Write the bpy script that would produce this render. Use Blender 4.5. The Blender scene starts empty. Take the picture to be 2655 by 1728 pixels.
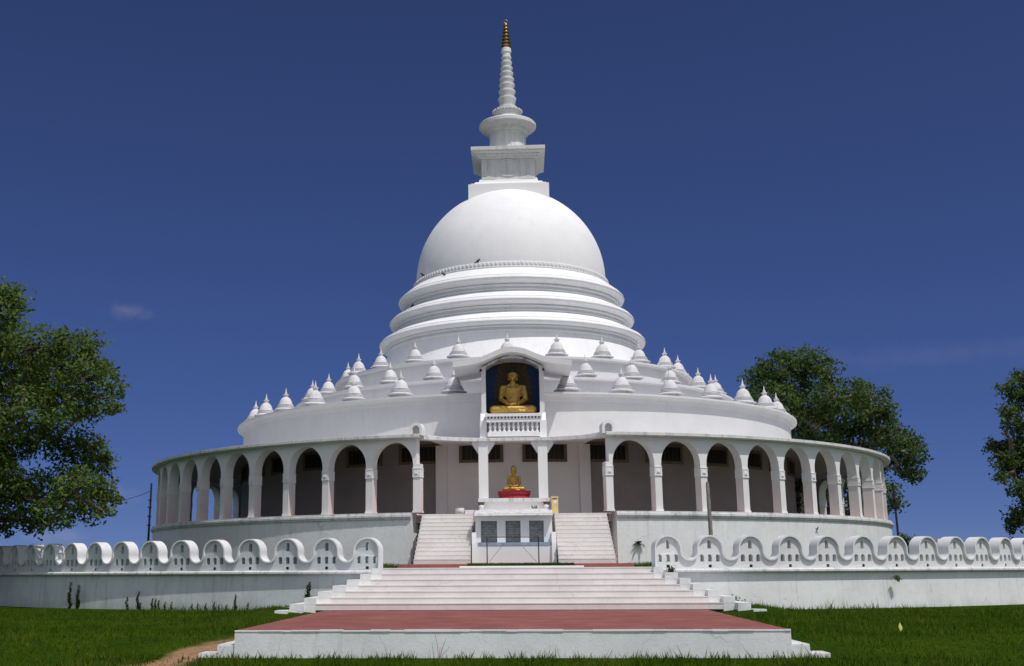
import bpy, bmesh, math, random
import numpy as np
from mathutils import Vector, Matrix
from mathutils.geometry import tessellate_polygon
random.seed(11); rng = np.random.default_rng(11)
R_ = math.radians
S = bpy.context.scene
COL = S.collection

# ------------------------------------------------------------------ camera
yaw, pitch, roll = R_(-3.763), R_(12.502), R_(-0.289)
fw = Vector((math.sin(yaw)*math.cos(pitch), math.cos(yaw)*math.cos(pitch), math.sin(pitch)))
r0 = Vector((math.cos(yaw), -math.sin(yaw), 0)); u0 = r0.cross(fw)
rt = math.cos(roll)*r0 + math.sin(roll)*u0
up = -math.sin(roll)*r0 + math.cos(roll)*u0
cam_d = bpy.data.cameras.new('camera'); cam = bpy.data.objects.new('camera', cam_d); COL.objects.link(cam)
M = Matrix.Identity(4)
for i in range(3):
    M[i][0], M[i][1], M[i][2] = rt[i], up[i], -fw[i]
M.translation = (0.21, -65, 0)
cam.matrix_world = M
cam_d.sensor_fit = 'HORIZONTAL'; cam_d.sensor_width = 36
cam_d.lens = 36*3008.4/2655
cam_d.shift_x = 0.0701; cam_d.shift_y = -0.0181
cam_d.clip_start = 0.2; cam_d.clip_end = 9000
S.camera = cam

# ------------------------------------------------------------------ sky and sun
SUN_EL, SUN_AZ = R_(61.5), R_(43)           # azimuth from the camera side (-y) towards +x
sd = Vector((math.sin(SUN_AZ)*math.cos(SUN_EL), -math.cos(SUN_AZ)*math.cos(SUN_EL), math.sin(SUN_EL)))
W = bpy.data.worlds.new('World'); S.world = W; W.use_nodes = True
nt = W.node_tree; nt.nodes.clear()
N = nt.nodes.new; K = nt.links.new
sky = N('ShaderNodeTexSky'); sky.sky_type = 'NISHITA'; sky.sun_disc = False
sky.sun_elevation = SUN_EL; sky.sun_rotation = math.atan2(sd.x, sd.y)
sky.air_density = 0.3; sky.dust_density = 0.3; sky.ozone_density = 10.0; sky.altitude = 0
bg = N('ShaderNodeBackground'); bg.inputs['Strength'].default_value = 0.10
wo = N('ShaderNodeOutputWorld')
# thin clouds low over the left horizon
tc = N('ShaderNodeTexCoord')
def cloud(direction, size, amount, prev):
    d = Vector(direction).normalized()
    mp = N('ShaderNodeMapping'); mp.vector_type = 'POINT'
    sub = N('ShaderNodeVectorMath'); sub.operation = 'SUBTRACT'; K(tc.outputs['Generated'], sub.inputs[0]); sub.inputs[1].default_value = d
    K(sub.outputs[0], mp.inputs['Vector']); mp.inputs['Scale'].default_value = (1/size[0], 1/size[0], 1/size[1])
    ln = N('ShaderNodeVectorMath'); ln.operation = 'LENGTH'; K(mp.outputs[0], ln.inputs[0])
    nz = N('ShaderNodeTexNoise'); nz.inputs['Scale'].default_value = 60; nz.inputs['Detail'].default_value = 5
    K(tc.outputs['Generated'], nz.inputs['Vector'])
    ad = N('ShaderNodeMath'); ad.operation = 'MULTIPLY_ADD'; K(nz.outputs[0], ad.inputs[0]); ad.inputs[1].default_value = 1.6; K(ln.outputs['Value'], ad.inputs[2])
    mr = N('ShaderNodeMapRange'); mr.interpolation_type = 'SMOOTHSTEP'
    mr.inputs['From Min'].default_value = 1.75; mr.inputs['From Max'].default_value = 0.7
    mr.inputs['To Min'].default_value = 0; mr.inputs['To Max'].default_value = amount
    K(ad.outputs[0], mr.inputs['Value'])
    mx = N('ShaderNodeMixRGB'); K(mr.outputs[0], mx.inputs['Fac']); K(prev, mx.inputs['Color1']); mx.inputs['Color2'].default_value = (4.6, 4.2, 5.2, 1)
    return mx.outputs[0]
# deep clear tropical blue: the bright horizon glow is held back by the thin air
def mth(op, x, y):
    m = N('ShaderNodeMath'); m.operation = op
    for i, v in enumerate((x, y)):
        if isinstance(v, (int, float)): m.inputs[i].default_value = v
        else: K(v, m.inputs[i])
    return m.outputs[0]
sp = N('ShaderNodeSeparateColor'); K(sky.outputs[0], sp.inputs[0])
fac = mth('MULTIPLY', mth('POWER', mth('MULTIPLY', sp.outputs[2], .5), .2), mth('DIVIDE', 1.72, mth('ADD', mth('MULTIPLY', sp.outputs[2], 1/2.3), 1.0)))
vm = N('ShaderNodeVectorMath'); vm.operation = 'MULTIPLY'; K(sky.outputs[0], vm.inputs[0])
cmb = N('ShaderNodeCombineXYZ')
for i, gch in enumerate((1.07, .94, 1.10)): K(mth('MULTIPLY', fac, gch), cmb.inputs[i])
K(cmb.outputs[0], vm.inputs[1])
c = vm.outputs[0]
# unseen bright cloud layer, added behind the camera as fill for shaded walls
nzb = N('ShaderNodeTexNoise'); nzb.inputs['Scale'].default_value = 2.6; nzb.inputs['Detail'].default_value = 6; K(tc.outputs['Generated'], nzb.inputs['Vector'])
sxy = N('ShaderNodeSeparateXYZ'); K(tc.outputs['Generated'], sxy.inputs[0])
def mrange(v, a, b):
    m = N('ShaderNodeMapRange'); m.interpolation_type = 'SMOOTHSTEP'; m.inputs['From Min'].default_value = a; m.inputs['From Max'].default_value = b; K(v, m.inputs['Value']); return m.outputs[0]
cm = mth('MULTIPLY', mrange(nzb.outputs[0], .40, .50), mrange(mth('ADD', mth('MULTIPLY', sxy.outputs[0], -.2), mth('MULTIPLY', sxy.outputs[1], .98)), .02, -.25))
mxb = N('ShaderNodeMixRGB'); K(cm, mxb.inputs['Fac']); K(c, mxb.inputs['Color1']); mxb.inputs['Color2'].default_value = (6.4, 6.6, 7.3, 1)
c = mxb.outputs[0]
c = cloud((-.32, .92, .212), (.026, .010), .2, c)
c = cloud((-.37, .93, .030), (.035, .008), .16, c)
c = cloud((-.335, .94, .062), (.03, .012), .14, c)
c = cloud((.33, .92, .165), (.16, .014), .045, c)
K(c, bg.inputs['Color']); K(bg.outputs[0], wo.inputs['Surface'])
sun_d = bpy.data.lights.new('sun', 'SUN'); sun_d.energy = 3.0; sun_d.angle = R_(0.5); sun_d.color = (1, .955, .90)
sun = bpy.data.objects.new('sun', sun_d); COL.objects.link(sun)
sun.rotation_euler = sd.to_track_quat('Z', 'Y').to_euler()
S.view_settings.view_transform = 'Standard'; S.view_settings.look = 'None'
S.view_settings.exposure = 0.0; S.view_settings.gamma = 1.0
S.cycles.max_bounces = 8; S.cycles.diffuse_bounces = 5

# ------------------------------------------------------------------ materials
def mat(name):
    m = bpy.data.materials.new(name); m.use_nodes = True
    nt = m.node_tree; nt.nodes.clear()
    out = nt.nodes.new('ShaderNodeOutputMaterial'); b = nt.nodes.new('ShaderNodeBsdfPrincipled')
    nt.links.new(b.outputs[0], out.inputs[0])
    return m, nt, b, out
def noise(nt, scale, detail=4, vec=None, stretch=None, rough=.55):
    n = nt.nodes.new('ShaderNodeTexNoise'); n.inputs['Scale'].default_value = scale; n.inputs['Detail'].default_value = detail
    n.inputs['Roughness'].default_value = rough
    if vec is None:
        g = nt.nodes.new('ShaderNodeNewGeometry'); vec = g.outputs['Position']
    if stretch:
        mp = nt.nodes.new('ShaderNodeMapping'); mp.inputs['Scale'].default_value = stretch; nt.links.new(vec, mp.inputs[0]); vec = mp.outputs[0]
    nt.links.new(vec, n.inputs['Vector'])
    return n.outputs[0]
def ramp(nt, val, a, b, lo=0., hi=1.):
    m = nt.nodes.new('ShaderNodeMapRange'); m.inputs['From Min'].default_value = a; m.inputs['From Max'].default_value = b
    m.inputs['To Min'].default_value = lo; m.inputs['To Max'].default_value = hi
    nt.links.new(val, m.inputs['Value']); return m.outputs[0]
def mix(nt, fac, a, b, mode='MIX'):
    m = nt.nodes.new('ShaderNodeMixRGB'); m.blend_type = mode
    for k, v in (('Fac', fac), ('Color1', a), ('Color2', b)):
        if isinstance(v, (tuple, float, int)): m.inputs[k].default_value = v if not isinstance(v, tuple) else (*v, 1)[:4]
        else: nt.links.new(v, m.inputs[k])
    return m.outputs[0]
def mul(nt, a, b):
    m = nt.nodes.new('ShaderNodeMath'); m.operation = 'MULTIPLY'
    for i, v in enumerate((a, b)):
        if isinstance(v, (int, float)): m.inputs[i].default_value = v
        else: nt.links.new(v, m.inputs[i])
    return m.outputs[0]
def bump(nt, b, h, strength, dist=.02):
    n = nt.nodes.new('ShaderNodeBump'); n.inputs['Strength'].default_value = strength; n.inputs['Distance'].default_value = dist
    nt.links.new(h, n.inputs['Height']); nt.links.new(n.outputs[0], b.inputs['Normal'])
def plaster(name, base=(.8, .8, .8), blotch=.12, streak=.25, spots=.3, dirt=(.16, .17, .15), streak_at=(.58, .75), rough=.75, tint=None, crack=0, foot=None, band=None):
    m, nt, b, _ = mat(name)
    c = mix(nt, mul(nt, ramp(nt, noise(nt, .9, 5), .4, .75), blotch*2.2), base, tuple(x*.72 for x in base))
    c = mix(nt, mul(nt, ramp(nt, noise(nt, 6, 4), .45, .8), blotch*1.2), c, tuple(x*.8 for x in (tint or base)))
    # rain streaks running down the face
    s = ramp(nt, noise(nt, 1.0, 5, stretch=(4.5, 4.5, .38), rough=.7), streak_at[0], streak_at[1])
    c = mix(nt, mul(nt, s, streak), c, dirt)
    sp = ramp(nt, noise(nt, 26, 3), .68, .78)
    c = mix(nt, mul(nt, sp, spots), c, dirt)
    if crack:
        vo = nt.nodes.new('ShaderNodeTexVoronoi'); vo.feature = 'DISTANCE_TO_EDGE'; vo.inputs['Scale'].default_value = crack
        g = nt.nodes.new('ShaderNodeNewGeometry'); wv = nt.nodes.new('ShaderNodeTexNoise'); wv.inputs['Scale'].default_value = 2.5; nt.links.new(g.outputs['Position'], wv.inputs['Vector'])
        ad = nt.nodes.new('ShaderNodeVectorMath'); ad.operation = 'MULTIPLY_ADD'; nt.links.new(wv.outputs['Color'], ad.inputs[0]); ad.inputs[1].default_value = (.5, .5, .5); nt.links.new(g.outputs['Position'], ad.inputs[2])
        nt.links.new(ad.outputs[0], vo.inputs['Vector'])
        ck = mul(nt, ramp(nt, vo.outputs['Distance'], .016*crack, .004*crack), ramp(nt, noise(nt, .7, 2), .48, .6))
        c = mix(nt, mul(nt, ck, .3), c, dirt)
    for z_, (za, zb, amt, colr) in enumerate([q for q in (foot, band) if q]):
        g = nt.nodes.new('ShaderNodeNewGeometry'); sx = nt.nodes.new('ShaderNodeSeparateXYZ'); nt.links.new(g.outputs['Position'], sx.inputs[0])
        ad = nt.nodes.new('ShaderNodeMath'); ad.operation = 'MULTIPLY_ADD'; nt.links.new(noise(nt, 1.3, 5, stretch=(1, 1, .5)), ad.inputs[0]); ad.inputs[1].default_value = -(zb-za)*1.6; nt.links.new(sx.outputs[2], ad.inputs[2])
        mid_ = -(zb-za)*.8
        c = mix(nt, mul(nt, ramp(nt, ad.outputs[0], zb+mid_, za+mid_), amt), c, colr)
    nt.links.new(c, b.inputs['Base Color']); b.inputs['Roughness'].default_value = rough
    b.inputs['Specular IOR Level'].default_value = .25
    bump(nt, b, noise(nt, 18, 5), .35, .015)
    return m
M_white = plaster('white_plaster', (.82, .82, .83), .06, .08, .05)
M_dome = plaster('dome_paint', (.85, .85, .865), .12, .14, .06, streak_at=(.52, .75))
M_bell = plaster('dome_bell_paint', (.86, .86, .875), .10, .08, .04, streak_at=(.52, .75), band=(17.7, 18.6, .22, (.66, .66, .68)))
M_mini = plaster('small_stupa_paint', (.70, .70, .72), .22, .4, .25, dirt=(.25, .25, .25), streak_at=(.5, .72))
M_tier = plaster('terrace_paint', (.71, .71, .725), .14, .25, .15, dirt=(.25, .25, .25))
M_wall = plaster('retaining_wall_paint', (.80, .815, .82), .2, .28, .3, dirt=(.22, .24, .22), tint=(.6, .63, .62), crack=.5, streak_at=(.55, .74), foot=(-1.4, -.95, .4, (.36, .39, .35)))
M_wall_left = plaster('shaded_left_wall_paint', (.60, .655, .655), .3, .5, .35, dirt=(.18, .21, .19), tint=(.5, .56, .54), crack=.5, streak_at=(.53, .74), foot=(-1.4, -.9, .5, (.26, .31, .26)))  # stained wall paint, darkened to carry the left side's shade
M_para_left = plaster('shaded_left_parapet_paint', (.58, .63, .64), .25, .4, .3, dirt=(.2, .22, .2), streak_at=(.53, .74))  # parapet copy toned down, left-hand shade mixed into its base colour
M_plat = plaster('platform_wall_paint', (.78, .80, .80), .25, .3, .3, dirt=(.22, .24, .22), tint=(.6, .63, .62), crack=.5)
M_edge = plaster('stained_edge_paint', (.74, .74, .74), .3, .6, .6, dirt=(.13, .13, .12), streak_at=(.5, .7))
M_para = plaster('parapet_paint', (.74, .75, .76), .18, .35, .3, dirt=(.2, .21, .2))
M_step = plaster('stair_paint', (.73, .705, .69), .22, .2, .3, dirt=(.25, .2, .18), tint=(.7, .6, .58), crack=.45)
M_spire = plaster('spire_paint', (.70, .70, .70), .2, .35, .3, dirt=(.2, .2, .19), streak_at=(.5, .72))
M_col = plaster('column_paint', (.80, .80, .80), .07, .12, .1)
M_inner = plaster('inner_wall_paint', (.88, .845, .825), .08, .1, .1)
M_gallery = plaster('shaded_gallery_paint', (.33, .285, .27), .25, .2, .15)  # brown-grey, darkened so the colour holds the shade behind the arches
M_cement = plaster('red_cement_floor', (.52, .40, .38), .2, .1, .2)
def ring_lines(m):
    # darker lines following the grooves of the little bells
    nt = m.node_tree; b = [n for n in nt.nodes if n.type == 'BSDF_PRINCIPLED'][0]; src = b.inputs['Base Color'].links[0].from_socket
    t = nt.nodes.new('ShaderNodeTexCoord'); sx = nt.nodes.new('ShaderNodeSeparateXYZ'); nt.links.new(t.outputs['Object'], sx.inputs[0])
    pg = nt.nodes.new('ShaderNodeMath'); pg.operation = 'PINGPONG'; nt.links.new(sx.outputs[2], pg.inputs[0]); pg.inputs[1].default_value = .0335
    f = mul(nt, mul(nt, ramp(nt, pg.outputs[0], .010, .002), mul(nt, ramp(nt, sx.outputs[2], .21, .25), ramp(nt, sx.outputs[2], .50, .46))), ramp(nt, noise(nt, 4, 3), .3, .5, .25, .6))
    nt.links.new(mix(nt, f, src, (.20, .20, .21)), b.inputs['Base Color'])
ring_lines(M_mini)
def pink_foot():
    # columns carry a faded pink wash on their lower inner faces
    m = plaster('column_paint_pink_foot', (.79, .785, .785), .07, .12, .1); nt = m.node_tree
    b = [n for n in nt.nodes if n.type == 'BSDF_PRINCIPLED'][0]; src = b.inputs['Base Color'].links[0].from_socket
    g = nt.nodes.new('ShaderNodeNewGeometry'); sx = nt.nodes.new('ShaderNodeSeparateXYZ'); nt.links.new(g.outputs['Position'], sx.inputs[0])
    nz = noise(nt, 3, 3); ad = nt.nodes.new('ShaderNodeMath'); ad.operation = 'MULTIPLY_ADD'; nt.links.new(nz, ad.inputs[0]); ad.inputs[1].default_value = .5; nt.links.new(sx.outputs[2], ad.inputs[2])
    cr = nt.nodes.new('ShaderNodeVectorMath'); cr.operation = 'CROSS_PRODUCT'; nm = nt.nodes.new('ShaderNodeVectorMath'); nm.operation = 'NORMALIZE'
    fl = nt.nodes.new('ShaderNodeVectorMath'); fl.operation = 'MULTIPLY'; nt.links.new(g.outputs['Position'], fl.inputs[0]); fl.inputs[1].default_value = (1, 1, 0)
    nt.links.new(fl.outputs[0], nm.inputs[0]); nt.links.new(nm.outputs[0], cr.inputs[0]); nt.links.new(g.outputs['True Normal'], cr.inputs[1])
    lg = nt.nodes.new('ShaderNodeVectorMath'); lg.operation = 'LENGTH'; nt.links.new(cr.outputs[0], lg.inputs[0])
    jamb = ramp(nt, lg.outputs['Value'], .5, .8)
    nt.links.new(mix(nt, mul(nt, jamb, ramp(nt, ad.outputs[0], 4.2, 2.5, .08, .6)), src, (.56, .37, .37)), b.inputs['Base Color'])
    return m
M_pink = pink_foot()
def simple(name, colr, rough=.6, metal=0., nsc=0., namt=.0, spec=.4):
    m, nt, b, _ = mat(name)
    if namt:
        c = mix(nt, ramp(nt, noise(nt, nsc, 4), .35, .7), tuple(x*(1-namt) for x in colr), tuple(min(1, x*(1+namt)) for x in colr))
        nt.links.new(c, b.inputs['Base Color'])
    else: b.inputs['Base Color'].default_value = (*colr, 1)
    b.inputs['Roughness'].default_value = rough; b.inputs['Metallic'].default_value = metal
    b.inputs['Specular IOR Level'].default_value = spec
    return m
M_gold = simple('gold_paint', (.47, .30, .07), .40, .45, 9, .2)
M_golddark = simple('pinnacle_gold', (.30, .20, .06), .4, .8, 20, .4)
M_hair = simple('dark_hair_paint', (.012, .010, .010), .5, 0, 20, .2)
M_redlotus = simple('red_lotus_paint', (.36, .018, .032), .65, 0, 14, .25)
M_blue = simple('niche_blue_paint', (.012, .045, .13), .7, 0, 6, .25)
M_ledgeblue = simple('ledge_blue_grey_paint', (.27, .36, .45), .7, 0, 6, .2)
M_wood = simple('weathered_wood', (.23, .21, .19), .85, 0, 9, .35)
M_dark = simple('dark_iron', (.03, .03, .032), .6, .3, 12, .3)
M_black = simple('window_dark', (.012, .011, .011), .35)
M_frame = simple('carved_window_wood', (.17, .125, .075), .7, 0, 26, .55)
M_bar = simple('window_bar_wood', (.055, .043, .032), .7, 0, 30, .3)
M_box = simple('cream_painted_metal', (.72, .55, .27), .5, 0, 6, .08)
M_paper = simple('paper_notice', (.75, .75, .72), .8, 0, 30, .12)
M_pot = simple('white_glaze', (.82, .82, .80), .3, 0, 8, .05)
M_bird = simple('crow_feathers', (.008, .008, .010), .45)
M_leafy = simple('yellow_leaf', (.62, .60, .16), .6, 0, 20, .15)
M_bark = simple('pale_bark', (.27, .235, .185), .9, 0, 7, .35)
M_bark2 = simple('dark_bark', (.10, .08, .06), .9, 0, 9, .35)
M_mat_red = simple('red_doormat', (.45, .04, .03), .9, 0, 20, .2)
def backdrop():
    m, nt, b, _ = mat('niche_gold_brown_rays')
    g = nt.nodes.new('ShaderNodeNewGeometry'); sub = nt.nodes.new('ShaderNodeVectorMath'); sub.operation = 'SUBTRACT'
    nt.links.new(g.outputs['Position'], sub.inputs[0]); sub.inputs[1].default_value = (.07, 0, 7.9)
    sx = nt.nodes.new('ShaderNodeSeparateXYZ'); nt.links.new(sub.outputs[0], sx.inputs[0])
    at = nt.nodes.new('ShaderNodeMath'); at.operation = 'ARCTAN2'; nt.links.new(sx.outputs[0], at.inputs[0]); nt.links.new(sx.outputs[2], at.inputs[1])
    sn = nt.nodes.new('ShaderNodeMath'); sn.operation = 'SINE'; nt.links.new(mul(nt, at.outputs[0], 22), sn.inputs[0])
    c = mix(nt, ramp(nt, sn.outputs[0], -1, 1), (.05, .028, .010), (.085, .048, .014))
    nt.links.new(c, b.inputs['Base Color']); b.inputs['Roughness'].default_value = .6
    return m
M_back = backdrop()
def plaque_mat():
    m, nt, b, _ = mat('engraved_plaque_stone')
    c = mix(nt, ramp(nt, noise(nt, 5, 5), .35, .7), (.20, .22, .22), (.32, .34, .33))
    g = nt.nodes.new('ShaderNodeNewGeometry'); sx = nt.nodes.new('ShaderNodeSeparateXYZ'); nt.links.new(g.outputs['Position'], sx.inputs[0])
    fr = nt.nodes.new('ShaderNodeMath'); fr.operation = 'FRACT'; nt.links.new(mul(nt, sx.outputs[2], 16.0), fr.inputs[0])
    pp_ = nt.nodes.new('ShaderNodeMath'); pp_.operation = 'PINGPONG'; nt.links.new(fr.outputs[0], pp_.inputs[0]); pp_.inputs[1].default_value = .5
    rows = ramp(nt, pp_.outputs[0], .16, .28)
    gl = ramp(nt, noise(nt, 1.0, 3, stretch=(34, 34, 40)), .47, .53)
    word = ramp(nt, noise(nt, 1.0, 1, stretch=(9, 9, 16)), .40, .46)
    c = mix(nt, mul(nt, mul(nt, mul(nt, rows, gl), word), .9), c, (.02, .022, .022))
    nt.links.new(c, b.inputs['Base Color']); b.inputs['Roughness'].default_value = .55
    return m
M_plaque = plaque_mat()
M_engrave = simple('engraving_dark', (.025, .027, .027), .8)
def red_floor():
    m, nt, b, _ = mat('worn_red_floor')
    c = mix(nt, ramp(nt, noise(nt, 1.2, 5), .35, .7), (.235, .080, .070), (.315, .118, .103))
    d = ramp(nt, noise(nt, 1.0, 6, stretch=(.8, 2.2, 1), rough=.7), .50, .70)
    c = mix(nt, mul(nt, d, .7), c, (.095, .045, .045))
    c = mix(nt, mul(nt, ramp(nt, noise(nt, 14, 4), .6, .8), .35), c, (.42, .24, .2))
    nt.links.new(c, b.inputs['Base Color']); b.inputs['Roughness'].default_value = .85; b.inputs['Specular IOR Level'].default_value = .2
    bump(nt, b, noise(nt, 30, 4), .3, .01)
    return m
M_red = red_floor()
def lawn():
    m, nt, b, _ = mat('lawn_soil_and_turf')
    g = nt.nodes.new('ShaderNodeNewGeometry'); pos = g.outputs['Position']
    c = mix(nt, ramp(nt, noise(nt, .5, 5), .35, .7), (.022, .050, .004), (.050, .085, .007))
    c = mix(nt, ramp(nt, noise(nt, 9, 4), .45, .75), c, (.012, .028, .006))
    # worn earth path beside the left steps
    sx = nt.nodes.new('ShaderNodeSeparateXYZ'); nt.links.new(pos, sx.inputs[0])
    def lin(ax, ay, k):
        a = nt.nodes.new('ShaderNodeMath'); a.operation = 'MULTIPLY_ADD'; nt.links.new(sx.outputs[0], a.inputs[0]); a.inputs[1].default_value = ax; a.inputs[2].default_value = k
        d = nt.nodes.new('ShaderNodeMath'); d.operation = 'MULTIPLY_ADD'; nt.links.new(sx.outputs[1], d.inputs[0]); d.inputs[1].default_value = ay; nt.links.new(a.outputs[0], d.inputs[2])
        return d.outputs[0]
    # distance from the line running from (-5.6,-40.3) to (-7.2,-44.5)
    dl = lin(.936, -.351, .936*6.25-.351*41.7)
    ab = nt.nodes.new('ShaderNodeMath'); ab.operation = 'ABSOLUTE'; nt.links.new(dl, ab.inputs[0])
    w = nt.nodes.new('ShaderNodeMath'); w.operation = 'MULTIPLY_ADD'; nt.links.new(noise(nt, 1.6, 5), w.inputs[0]); w.inputs[1].default_value = 1.0; nt.links.new(ab.outputs[0], w.inputs[2])
    msk = mul(nt, ramp(nt, w.outputs[0], 1.08, .72), ramp(nt, sx.outputs[1], -39.2, -41))
    c = mix(nt, msk, c, mix(nt, ramp(nt, noise(nt, 4, 5), .3, .7), (.26, .15, .085), (.38, .24, .14)))
    nt.links.new(c, b.inputs['Base Color']); b.inputs['Roughness'].default_value = 1.; b.inputs['Specular IOR Level'].default_value = 0.
    bump(nt, b, noise(nt, 22, 4), .8, .05)
    return m
M_lawn = lawn()
def leaf_mat(name, a, b_, trans=.35, spec=.15, patch=None):
    m, nt, b, out = mat(name)
    g = nt.nodes.new('ShaderNodeNewGeometry')
    c = mix(nt, g.outputs['Random Per Island'], a, b_)
    c = mix(nt, mul(nt, ramp(nt, noise(nt, .8, 3), .4, .7), .5), c, tuple(x*.6 for x in a))
    if patch: c = mix(nt, mul(nt, ramp(nt, noise(nt, .55, 5), .5, .72), .55), c, patch)
    nt.links.new(c, b.inputs['Base Color']); b.inputs['Roughness'].default_value = .6 if spec else 1.; b.inputs['Specular IOR Level'].default_value = spec
    t = nt.nodes.new('ShaderNodeBsdfTranslucent'); nt.links.new(mix(nt, .0, c, c), t.inputs[0])
    ms = nt.nodes.new('ShaderNodeMixShader'); ms.inputs[0].default_value = trans
    nt.links.new(b.outputs[0], ms.inputs[1]); nt.links.new(t.outputs[0], ms.inputs[2]); nt.links.new(ms.outputs[0], out.inputs[0])
    return m
M_leaf1 = leaf_mat('leaves_olive_green', (.078, .145, .030), (.170, .240, .055), .45)
M_leaf2 = leaf_mat('leaves_dark_green', (.056, .108, .028), (.120, .180, .045), .42)
M_grass = leaf_mat('grass_blades', (.036, .094, .006), (.098, .158, .014), .3, spec=0., patch=(.16, .165, .03))
M_weed = leaf_mat('weed_leaves', (.030, .060, .016), (.06, .10, .03), .3)
M_dry = simple('dry_twig', (.22, .18, .12), .9)

# ------------------------------------------------------------------ mesh helpers
class MB:
    def __init__(s): s.v = []; s.f = []
    def add(s, v, f):
        o = len(s.v); s.v += [tuple(p) for p in v]; s.f += [tuple(i+o for i in q) for q in f]; return s
    def box(s, x0, x1, y0, y1, z0, z1):
        v = [(x, y, z) for z in (z0, z1) for y in (y0, y1) for x in (x0, x1)]
        return s.add(v, [(0, 2, 3, 1), (4, 5, 7, 6), (0, 1, 5, 4), (2, 6, 7, 3), (0, 4, 6, 2), (1, 3, 7, 5)])
    def prism(s, poly, d0, d1, holes=(), axis='y'):
        """poly of (a, z) pairs extruded along depth d0..d1"""
        loops = [list(poly)] + [list(h) for h in holes]
        flat = [p for l in loops for p in l]
        tris = tessellate_polygon([[Vector((p[0], p[1], 0)) for p in l] for l in loops])
        n = len(flat)
        mk = (lambda a, d, z: (a, d, z)) if axis == 'y' else (lambda a, d, z: (d, a, z))
        v = [mk(p[0], d0, p[1]) for p in flat] + [mk(p[0], d1, p[1]) for p in flat]
        f = [tuple(t) for t in tris] + [tuple(i+n for i in reversed(t)) for t in tris]
        o = 0
        for l in loops:
            k = len(l)
            for i in range(k):
                a, b = o+i, o+(i+1) % k
                f.append((a, b, b+n, a+n))
            o += k
        return s.add(v, f)
    def slab(s, poly, z0, z1):
        """poly of (x, y) pairs extruded in z"""
        t = MB(); t.prism(poly, z0, z1)
        return s.add([(p[0], p[2], p[1]) for p in t.v], t.f)
    def lathe(s, prof, seg=48, a0=None, a1=None, cx=0., cy=0., closed=True, teeth=None):
        """revolve (r,z) profile; angles in degrees from -y towards +x. full turn when a0 is None"""
        full = a0 is None
        if full: a0, a1 = -180, 180
        n = seg if full else seg+1; m = len(prof); v = []
        for i in range(n):
            a = R_(a0+(a1-a0)*i/seg); sa, ca = math.sin(a), math.cos(a)
            v += [(cx+(r+(teeth[1] if teeth and i % 4 > 1 and k in teeth[0] else 0))*sa, cy-(r+(teeth[1] if teeth and i % 4 > 1 and k in teeth[0] else 0))*ca, z) for k, (r, z) in enumerate(prof)]
        f = []
        for i in range(seg):
            j = (i+1) % n
            for k in range(m if closed else m-1):
                l = (k+1) % m
                f.append((i*m+k, j*m+k, j*m+l, i*m+l))
        if not full and closed:
            tr = tessellate_polygon([[Vector((r, z, 0)) for r, z in prof]])
            f += [tuple(t) for t in tr] + [tuple((n-1)*m+q for q in reversed(t)) for t in tr]
        return s.add(v, f)
    def tube(s, pts, rad, seg=8, caps=True):
        pts = [Vector(p) for p in pts]
        if not hasattr(rad, '__len__'): rad = [rad]*len(pts)
        v = []; n = len(pts); ref = None
        for i, p in enumerate(pts):
            t = (pts[min(i+1, n-1)]-pts[max(i-1, 0)]).normalized()
            if ref is None or abs(ref.dot(t)) > .98: ref = Vector((1, 0, 0)) if abs(t.x) < .8 else Vector((0, 1, 0))
            a = (ref - t*ref.dot(t)).normalized(); b = t.cross(a); ref = a
            for k in range(seg):
                q = 2*math.pi*k/seg
                v.append(p+(a*math.cos(q)+b*math.sin(q))*rad[i])
        f = [(i*seg+k, i*seg+(k+1) % seg, (i+1)*seg+(k+1) % seg, (i+1)*seg+k) for i in range(n-1) for k in range(seg)]
        if caps: f += [tuple(range(seg)), tuple((n-1)*seg+k for k in reversed(range(seg)))]
        return s.add(v, f)
    def ball(s, c, r, seg=12, rings=8, rot=None):
        """ellipsoid"""
        r = (r, r, r) if not hasattr(r, '__len__') else r
        v = [(0, 0, -1)]
        for i in range(1, rings):
            t = math.pi*i/rings
            v += [(math.sin(t)*math.cos(2*math.pi*k/seg), math.sin(t)*math.sin(2*math.pi*k/seg), -math.cos(t)) for k in range(seg)]
        v.append((0, 0, 1)); f = [(0, 1+(k+1) % seg, 1+k) for k in range(seg)]
        for i in range(rings-2):
            a, b = 1+i*seg, 1+(i+1)*seg
            f += [(a+k, a+(k+1) % seg, b+(k+1) % seg, b+k) for k in range(seg)]
        a = 1+(rings-2)*seg; f += [(a+k, a+(k+1) % seg, len(v)-1) for k in range(seg)]
        v = [Vector((p[0]*r[0], p[1]*r[1], p[2]*r[2])) for p in v]
        if rot is not None: v = [rot @ p for p in v]
        return s.add([p+Vector(c) for p in v], f)
    def caps(s, p0, p1, r0_, r1_, seg=12):
        """tapered capsule"""
        p0, p1 = Vector(p0), Vector(p1); d = (p1-p0); t = d.normalized() if d.length > 1e-6 else Vector((0, 0, 1))
        pts, rad = [], []
        for k in (-80, -55, -25, 0): pts.append(p0+t*r0_*math.sin(R_(k))); rad.append(r0_*math.cos(R_(k)))
        for k in (0, 25, 55, 80): pts.append(p1+t*r1_*math.sin(R_(k))); rad.append(r1_*math.cos(R_(k)))
        return s.tube(pts, rad, seg)
    def map(s, fn): s.v = [tuple(fn(Vector(p))) for p in s.v]; return s
    def move(s, x, y, z): s.v = [(a+x, b+y, c+z) for a, b, c in s.v]; return s
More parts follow.
